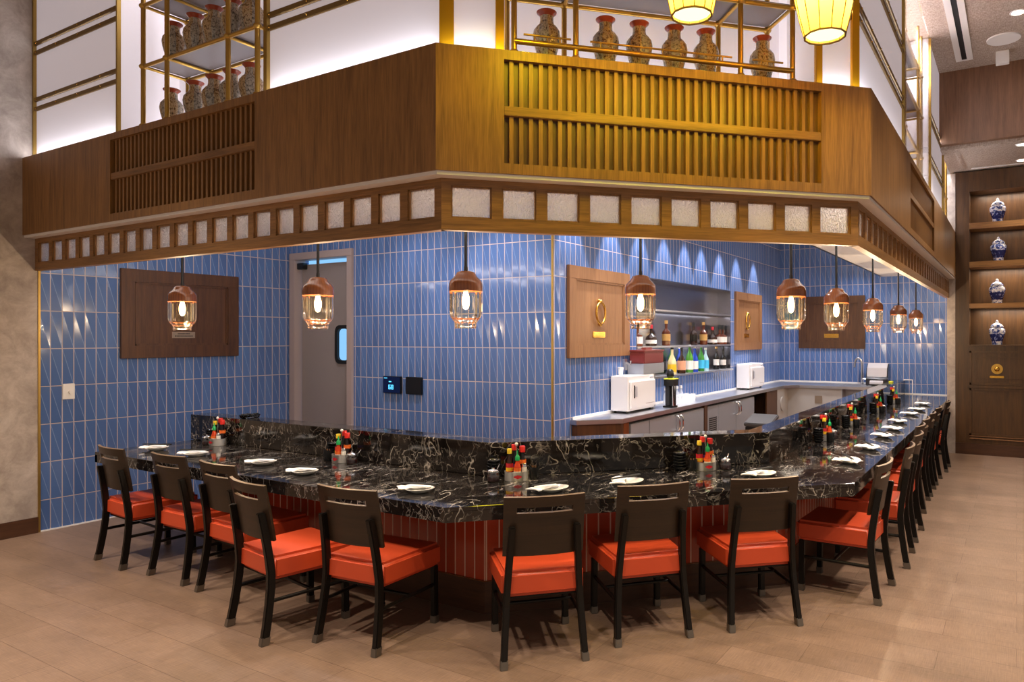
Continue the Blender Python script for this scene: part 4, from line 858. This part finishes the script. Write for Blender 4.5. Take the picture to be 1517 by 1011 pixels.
tag(link('divider_panel', MB().box(XN+0.001, 7.965, 0, -3.25, 8.06, zc1-0.002).mesh('divider_panel', 'walnut')), 'dark wood divider between the two steel fridges', 'divider')
fridge('vented steel fridge under the worktop by the far warmer', 8.065, 9.85, ((8.43, 9.075), (9.075, 9.845)), (8.07, 8.43), 9.075)
oc = root('open_cabinet', 'open dark wood cabinet in the corner of the back bar', 'cabinet')
link('carcass', MB().box(XN+0.001, 9.86, 0, -3.58, 10.95, zc1-0.002).box(-3.58, 10.90, 0, -3.25, 10.95, zc1-0.002).box(-3.58, 9.86, 0, -3.25, 10.90, 0.06).mesh('open_carcass', 'walnut'), oc)
link('side_panel', MB().box(-3.27, 10.42, 0, -3.25, 10.90, zc1-0.002).mesh('open_side', 'walnut'), oc)
tag(link('soda_canister', MB().lathe([(0.06, 0.0), (0.06, 0.28), (0.05, 0.32), (0.02, 0.34), (0.02, 0.37)], 20).mesh('soda_canister', 'steel_dark', smooth=40)), 'steel canister standing in the open corner cabinet', 'canister').location = (-3.42, 10.15, 0.061)
bc = root('back_cabinet', 'plain grey cabinet front under the worktop on the back wall', 'cabinet')
link('carcass', MB().box(XN+0.001, CYF+0.03, 0, -2.40, YB-0.001, zc1-0.002).mesh('back_carcass', 'greypanel'), bc)
link('end_panel', MB().box(-2.40, CYF+0.03, 0, -2.385, YB-0.001, zc1-0.002).mesh('back_end', 'steel_dark'), bc)
sk = root('sink_cabinet', 'steel sink cabinet below the tap on the back wall', 'cabinet')
link('carcass', MB().box(-2.384, CYF+0.25, 0, -1.78, YB-0.001, zc1-0.002).mesh('sink_carcass', 'steel_dark'), sk)
yf = CYF+0.03
tag(link('socket_plate', MB().box(-2.815, yf-0.008, 0.62, -2.697, yf-0.0005, 0.74).mesh('socket_plate', 'plaque', bevel=0.002)), 'square metal socket plate on the grey back cabinet', 'socket plate')
tag(link('round_valve', MB().tube([(-2.745, yf-0.03, 0.555), (-2.745, yf-0.0005, 0.555)], 0.03, 16).mesh('round_valve', 'chrome', smooth=40)), 'small round chrome valve below the socket plate', 'valve')
tag(link('round_plate', MB().tube([(-3.252, 11.22, 0.62), (-3.235, 11.22, 0.62)], 0.11, 24).mesh('round_plate', 'greypanel', smooth=40)), 'pale round disc on the cabinet front in the corner of the back bar', 'disc')
link('filler', MB().box(XN+0.001, 10.96, 0, -3.252, CYF+0.029, zc1-0.002).mesh('corner_filler', 'greypanel'), bc)
# waste bin with tilted lid inside the bar
wb = root('waste_bin', 'black bin with tilted grey lid behind the marble ledge', 'bin', (-2.75, 8.6, 0))
link('body', MB().prism([(-0.16, -0.16), (0.16, -0.16), (0.16, 0.16), (-0.16, 0.16)], 0, 0.58).mesh('bin_body', 'black', bevel=0.01), wb)
lidm = MB().box(-0.17, -0.18, 0, 0.17, 0.18, 0.05); lidm.xf(Matrix.Translation((0, 0, 0.62)) @ Matrix.Rotation(math.radians(14), 4, 'X'))
link('lid', lidm.mesh('bin_lid', 'binlid', bevel=0.01), wb)
# warmers
def warmer(label, y0, y1):
    r = root('towel_warmer', label, 'warmer cabinet', (0, 0, 0), 0, 'white warmer cabinets on the worktop')
    x0, x1, z0, z1 = -3.60, -3.40, 0.928, 1.285
    link('body', MB().box(x0, y0, z0, x1, y1, z1).mesh('warmer_body', 'enamel', bevel=0.006), r)
    dd = link('door', MB().box(x1+0.002, y0+0.03, z0+0.025, x1+0.024, y1-0.015, z1-0.055).mesh('warmer_door', 'enamel', bevel=0.006), r)
    link('handle', MB().box(x1+0.024, y0+0.11, z0+0.14, x1+0.034, y0+0.15, z0+0.25).mesh('warmer_handle', 'grey_plastic', bevel=0.004), dd)
    link('handle_recess', MB().box(x1+0.0242, y0+0.085, z0+0.13, x1+0.0255, y0+0.108, z0+0.26).mesh('handle_recess', 'smoke'), dd)
    link('dial', MB().tube([(x1, y1-0.10, z1-0.028), (x1+0.012, y1-0.10, z1-0.028)], 0.012, 12).tube([(x1, y1-0.06, z1-0.028), (x1+0.012, y1-0.06, z1-0.028)], 0.012, 12).mesh('warmer_dial', 'grey_plastic', smooth=40), r)
    m = MB()
    for k in range(10): m.box(x1+0.0242, y1-0.24+k*0.02, z0+0.055, x1+0.0248, y1-0.226+k*0.02, z0+0.062)
    link('model_mark', m.mesh('model_mark', 'plaque'), dd)
    m = MB()
    for fx in (x0+0.03, x1-0.03):
        for fy in (y0+0.04, y1-0.04): m.lathe([(0.016, ZT+0.0005), (0.014, z0)], 10, (fx, fy, 0))
    link('feet', m.mesh('warmer_feet', 'rubber'), r)
warmer('white towel warmer cabinet nearest the bottle shelves, with cup on top', 6.30, 6.90)
warmer('white towel warmer cabinet standing in the far corner of the steel worktop', 10.06, 10.71)
tag(link('paper_cup', MB().lathe([(0.022, 0), (0.032, 0.085), (0.030, 0.085), (0.02, 0.004)], 20).mesh('paper_cup', 'white', smooth=40)), 'small white cup on top of the near warmer cabinet', 'cup').location = (-3.55, 6.42, 1.2853)
tag(link('bottle_opener', MB().box(-0.02, -0.03, 0.0, 0.005, 0.03, 0.12).tube([(0.005, 0, 0.08), (0.05, 0.01, 0.06), (0.05, 0.02, 0.1)], 0.012, 8).mesh('bottle_opener', 'steel', smooth=40)), 'small steel tap fitting on the tiles above the near warmer', 'tap').location = (XN+0.0205, 6.62, 1.33)
pb = root('storage_box', 'clear maroon lidded box on the steel stand above the near warmer', 'box', (-3.50, 6.92, 1.3985))
link('box', MB().box(-0.09, -0.235, 0, 0.09, 0.235, 0.125).mesh('storage_box', 'maroon', bevel=0.008), pb)
link('lid', MB().box(-0.098, -0.245, 0.125, 0.098, 0.245, 0.145).box(-0.03, -0.08, 0.145, 0.03, 0.08, 0.17).mesh('storage_lid', 'maroon', bevel=0.006), pb)
tag(link('steel_stand', MB().box(-3.60, 6.66, 1.2865, -3.405, 7.16, 1.398).box(-3.60, 6.92, ZT+0.0005, -3.42, 6.97, 1.2865).mesh('steel_stand', 'steel_dark', bevel=0.004)), 'brushed steel stand carrying the maroon box', 'stand')
jd = root('drink_dispenser', 'black drink dispenser with yellow tag beside the near warmer', 'dispenser', (-3.30, 7.14, ZT+0.0005))
link('base', MB().box(-0.08, -0.07, 0, 0.04, 0.07, 0.02).mesh('dispenser_base', 'black', bevel=0.004), jd)
link('column', MB().box(-0.06, -0.05, 0.02, -0.01, 0.05, 0.30).mesh('dispenser_column', 'smoke', bevel=0.004), jd)
link('head', MB().box(-0.07, -0.06, 0.24, 0.05, 0.06, 0.31).lathe([(0.03, 0.322), (0.042, 0.35), (0.038, 0.40), (0.02, 0.42)], 14, (-0.02, 0, 0)).mesh('dispenser_head', 'black', smooth=40), jd)
link('tag', MB().box(-0.07, -0.062, 0.311, 0.052, 0.062, 0.322).mesh('dispenser_tag', 'tag'), jd)
link('cylinder', MB().lathe([(0.028, 0.02), (0.028, 0.24)], 16, (0.02, 0, 0)).mesh('dispenser_cylinder', 'chrome', smooth=40), jd)
gl = MB().lathe([(0.026, 0), (0.030, 0.002), (0.033, 0.09), (0.031, 0.09), (0.026, 0.006), (0.002, 0.006)], 18).mesh('drinking_glass', 'glassware', smooth=40)
k = 0
for r_ in range(2):
    for c_ in range(6):
        o = link('drinking_glass', gl, None, (-3.50+0.085*r_, 7.50+0.10*c_, ZT+0.0005)); tag(o, '%s glass from the dispenser in the %s row on the steel worktop' % (ORD[c_], ('wall-side', 'front')[r_]), 'glass', 'drinking glasses on the steel worktop')
for c_ in range(5):
    o = root('small_bottle', '%s clear stoppered bottle from the dispenser, behind the drinking glasses' % ORD[c_], 'bottle', (-3.585, 7.58+0.11*c_, ZT+0.0005), 0, 'clear stoppered bottles')
    link('body', MB().lathe([(0.028, 0), (0.03, 0.004), (0.03, 0.09), (0.012, 0.12), (0.012, 0.15)], 16).mesh('small_bottle', 'glassware', smooth=40), o)
    link('stopper', MB().lathe([(0.015, 0.148), (0.015, 0.18)], 12).mesh('stopper', 'lab_wht', smooth=40), o)
# bottle niche
bn = root('bottle_niche', 'stainless steel recessed bottle niche with shelves in the blue tile wall', 'niche')
NX = XN-0.195
link('liner', MB().box(NX-0.02, 6.91, 1.205, NX, 9.85, 2.355).box(NX, 6.905, 1.205, XN+0.004, 6.915, 2.355).box(NX, 9.845, 1.205, XN+0.004, 9.855, 2.355).box(NX, 6.915, 2.345, XN+0.004, 9.845, 2.355).mesh('niche_liner', 'steel_liner'), bn)
for z in (1.205, 1.555, 1.985): link('shelf', MB().box(NX+0.0005, 6.916, z, XN+(0.05 if z < 1.3 else 0.015), 9.844, z+0.022).mesh('niche_shelf', 'steel', bevel=0.003), bn)
lamp('niche_led', 'AREA', (NX+0.1, 8.38, 1.545), 3.5, COOL, shape='RECTANGLE', size=0.05, size_y=2.8)
lamp('niche_led', 'AREA', (NX+0.1, 8.38, 1.975), 2.5, COOL, shape='RECTANGLE', size=0.05, size_y=2.8)
BT = {'whisky': bottle_kit(0.052, 0.31, 0.017, 0.60, 0.74, 'whisky', 'lab_tan', 0.035, 'lab_tan', (0.22, 0.52)),
      'round': bottle_kit(0.066, 0.25, 0.016, 0.42, 0.68, 'amber', 'lab_red', 0.04, 'lab_wht', (0.14, 0.34)),
      'dark': bottle_kit(0.05, 0.30, 0.016, 0.60, 0.76, 'amber', 'black', 0.05, 'g_dark', (0.2, 0.55)),
      'square': bottle_kit(0.062, 0.28, 0.016, 0.55, 0.68, 'whisky', 'black', 0.06, 'lab_wht', (0.14, 0.50)),
      'cream': bottle_kit(0.055, 0.34, 0.016, 0.40, 0.76, 'g_cream', 'g_dark', 0.03, 'lab_yel', (0.10, 0.40)),
      'green': bottle_kit(0.047, 0.345, 0.015, 0.50, 0.80, 'g_green', 'lab_wht', 0.02, 'lab_wht', (0.12, 0.46)),
      'lime': bottle_kit(0.05, 0.355, 0.016, 0.50, 0.80, 'g_lime', 'lab_wht', 0.02, 'lab_wht', (0.12, 0.46)),
      'brown': bottle_kit(0.052, 0.32, 0.016, 0.45, 0.78, 'amber', 'black', 0.03, 'lab_pink', (0.15, 0.55)),
      'blue': bottle_kit(0.048, 0.335, 0.015, 0.48, 0.78, 'g_blue', 'lab_wht', 0.02, 'lab_wht', (0.12, 0.46), None),
      'soda': bottle_kit(0.045, 0.345, 0.014, 0.50, 0.80, 'g_green', 'lab_wht', 0.02, 'lab_cyan', (0.12, 0.46)),
      'clear': bottle_kit(0.045, 0.31, 0.014, 0.45, 0.78, 'g_clear', 'lab_wht', 0.02, 'lab_cyan', (0.12, 0.50)),
      'wine': bottle_kit(0.042, 0.33, 0.014, 0.58, 0.74, 'g_dark', 'lab_tan', 0.03, 'lab_wht', (0.20, 0.48)),
      'wineb': bottle_kit(0.042, 0.33, 0.014, 0.58, 0.74, 'g_dark', 'g_dark', 0.06, 'lab_wht', (0.20, 0.48))}
up = [('square', 7.10, 'amber bottle with white label beside the maroon box'), ('round', 7.45, 'round dark rum bottle with red cap, second on the upper shelf'), ('whisky', 7.86, 'tall whisky bottle with tan label and tan cap, third on the upper shelf'),
      ('dark', 8.71, 'dark amber bottle with black cap and black label on the upper shelf'), ('whisky', 9.05, 'whisky bottle with tan label next to the dark-labelled amber bottle'), ('round', 9.38, 'round dark rum bottle near the far end of the upper shelf'),
      ('square', 9.66, 'square amber bottle with white label near the niche end'), ('square', 9.78, 'last amber bottle at the far end of the upper shelf')]
for kname, y, lb in up: place(BT[kname], 'liquor_bottle', lb, 'bottle', (XN-0.09, y, 1.5773), 0, 'bottles on the upper niche shelf')
lw_ = [('cream', 7.88, -0.02, 'cream coloured bottle with yellow label at the near end of the lower shelf'), ('green', 8.10, -0.13, 'green sake bottle behind the brown bottle'), ('brown', 8.16, -0.02, 'brown bottle with pink oval label on the lower shelf'), ('blue', 8.34, -0.13, 'blue bottle standing at the back between brown and lime bottles'),
       ('lime', 8.41, -0.02, 'tall lime green bottle with white label on the lower shelf'), ('blue', 8.60, -0.03, 'bright blue bottle with white label in the front row'), ('soda', 8.82, -0.03, 'green bottle with bright blue label'), ('clear', 8.98, -0.03, 'clear bottle with pale blue label'),
       ('wine', 9.45, -0.06, 'dark wine bottle with white label and tan cap'), ('wineb', 9.72, -0.06, 'dark wine bottle with black cap at the far end of the lower shelf')]
for kname, y, dx, lb in lw_: place(BT[kname], 'liquor_bottle', lb, 'bottle', (XN+dx, y, 1.2273), 0, 'bottles on the lower niche shelf')
# tap and paper towel dispenser
fc = root('sink_tap', 'tall steel gooseneck tap by the back wall', 'tap', (-2.21, 12.2, ZT+0.0005))
link('spout', MB().tube([(0, 0, 0), (0, 0, 0.34)]+[(-0.055+0.055*math.cos(a), 0, 0.34+0.09*math.sin(a)) for a in (0.3, 0.7, 1.1, 1.57, 2.0, 2.5, 2.9)]+[(-0.115, 0, 0.28)], 0.017, 12).mesh('tap_spout', 'steel', smooth=60), fc)
link('lever', MB().tube([(0.0, 0, 0.09), (0.09, 0, 0.09)], 0.014, 10).tube([(0.085, 0, 0.09), (0.09, 0, 0.14)], 0.010, 8).mesh('tap_lever', 'chrome', smooth=60), fc)
link('base', MB().lathe([(0.03, 0), (0.03, 0.03), (0.022, 0.036)], 16).mesh('tap_base', 'steel', smooth=40), fc)
tag(link('kitchen_sink', MB().box(-2.55, 11.75, ZT+0.0003, -2.42, 12.15, ZT+0.006).box(-2.05, 11.75, ZT+0.0003, -2.0, 12.15, ZT+0.006).box(-2.42, 11.75, ZT+0.0003, -2.05, 11.80, ZT+0.006).box(-2.42, 12.10, ZT+0.0003, -2.05, 12.15, ZT+0.006).mesh('sink_rim', 'steel_dark', bevel=0.002)), 'steel sink rim set in the worktop below the tap', 'sink')
tdp = root('towel_dispenser', 'grey and black paper towel dispenser standing at the end of the ledge', 'dispenser', (-1.93, 12.05, ZT+0.0005))
prof = [(-0.16, 0.0), (0.14, 0.0), (0.14, 0.30), (0.06, 0.35), (-0.02, 0.35), (-0.10, 0.28), (-0.14, 0.14), (-0.16, 0.12)]
def xprism(poly, x0, x1):
    m = MB(); n = len(poly); m.add([(x0, p[0], p[1]) for p in poly]+[(x1, p[0], p[1]) for p in poly], [tuple(range(n)), tuple(range(2*n-1, n-1, -1))]+[(i, n+i, n+(i+1) % n, (i+1) % n) for i in range(n)]); return m
link('body', xprism(prof, -0.165, 0.165).mesh('dispenser_body', 'smoke', bevel=0.01), tdp)
link('cover', xprism([(-0.146, 0.13), (-0.106, 0.285), (-0.022, 0.358), (0.06, 0.358), (0.06, 0.345), (-0.02, 0.345), (-0.10, 0.275), (-0.138, 0.13)], -0.15, 0.15).mesh('dispenser_cover', 'grey_plastic', bevel=0.004), tdp)
link('tray', xprism([(-0.20, 0.03), (-0.161, 0.03), (-0.161, 0.09), (-0.20, 0.06)], -0.10, 0.10).mesh('dispenser_tray', 'grey_plastic', bevel=0.004), tdp)
tag(link('sponge', MB().box(-1.70, 11.55, 0.9855, -1.64, 11.64, 1.005).mesh('sponge', 'tag', bevel=0.004)), 'bright yellow-green sponge on the ledge near the dispenser', 'sponge')

# ------------------------------------------------------------------ aisle end: jars, medallion, ceiling fittings
gj = [(0.055, 0), (0.066, 0.002), (0.066, 0.035), (0.072, 0.06), (0.094, 0.13), (0.106, 0.19), (0.104, 0.215), (0.088, 0.238), (0.070, 0.248)]
gd = [(0.078, 0.246), (0.085, 0.248), (0.084, 0.262), (0.070, 0.285), (0.045, 0.304), (0.022, 0.314), (0.018, 0.322), (0.020, 0.334), (0.010, 0.350), (0.002, 0.356)]
JK = [('body', MB().lathe(gj, 32).mesh('jar_body', 'delft', smooth=60)), ('lid', MB().lathe(gd, 32).mesh('ginger_lid', 'delft', smooth=60))]
for i, (x, z) in enumerate(((-0.236, 3.3192), (-0.227, 2.7662), (-0.244, 2.1652), (-0.244, 1.5732))):
    place(JK, 'ginger_jar', 'blue and white lidded jar on the %s shelf of the wood wall' % ('top', 'second', 'third', 'bottom')[i], 'jar', (x, YW+0.16, z), 1.3*i, 'blue and white jars')
md = root('medallion', 'round brass medallion above a small plate on the wood wall', 'medallion')
link('disc', MB().tube([(-0.24, YW-0.020, 1.232), (-0.24, YW-0.0085, 1.232)], 0.072, 28).mesh('medallion_disc', 'brass', smooth=40), md)
link('boss', MB().sphere((-0.24, YW-0.024, 1.232), 0.036, 14).mesh('medallion_boss', 'gold', smooth=60), md)
tag(link('brass_plate', MB().box(-0.33, YW-0.014, 1.105, -0.155, YW-0.0085, 1.135).mesh('brass_plate', 'gold', bevel=0.002)), 'small brass plate below the medallion on the wood wall', 'plate')
dv = root('air_diffuser', 'white linear slot air diffuser in the woven ceiling', 'air vent', (0, 0, 5.05))
link('frame', MB().box(-0.64, 5.0, -0.012, -0.575, 9.62, -0.0005).box(-0.52, 5.0, -0.012, -0.455, 9.62, -0.0005).box(-0.575, 9.59, -0.012, -0.52, 9.62, -0.0005).mesh('diffuser_frame', 'white'), dv)
link('slot', MB().box(-0.575, 5.0, -0.004, -0.52, 9.59, -0.0005).mesh('diffuser_slot', 'slot'), dv)
tag(link('ceiling_speaker', MB().lathe([(0.17, -0.014), (0.175, -0.0005)], 36, (-0.127, 9.15, 5.05)).mesh('ceiling_speaker', 'white', smooth=40)), 'round white speaker grille in the woven ceiling', 'speaker')
tag(link('ceiling_sensor', MB().box(-0.215, 9.52, 4.90, -0.075, 9.60, 5.049).mesh('ceiling_sensor', 'white', bevel=0.004)), 'small white box fixed below the ceiling near the wood header', 'sensor box')
for i, (x, y, z, lb) in enumerate(((0.011, 8.483, 5.05, 'recessed downlight in the high woven ceiling'), (0.057, 10.2, 4.08, 'recessed downlight in the low ceiling next to the header'), (0.06, 11.10, 4.08, 'recessed downlight in the low ceiling next to the wood shelving'))):
    r = root('downlight', lb, 'downlight', (x, y, z), 0, 'recessed downlights')
    link('ring', MB().lathe([(0.075, -0.006), (0.078, -0.0005)], 24).mesh('downlight_ring', 'white', smooth=40), r); link('lens', MB().lathe([(0.058, -0.009), (0.058, -0.0062)], 24).mesh('downlight_lens', 'lampdisc'), r)
tag(link('ceiling_slot', MB().box(-0.56, 11.28, 4.068, 1.2, 11.31, 4.0795).mesh('low_ceiling_slot', 'white')), 'thin white slot vent along the low ceiling', 'air vent')
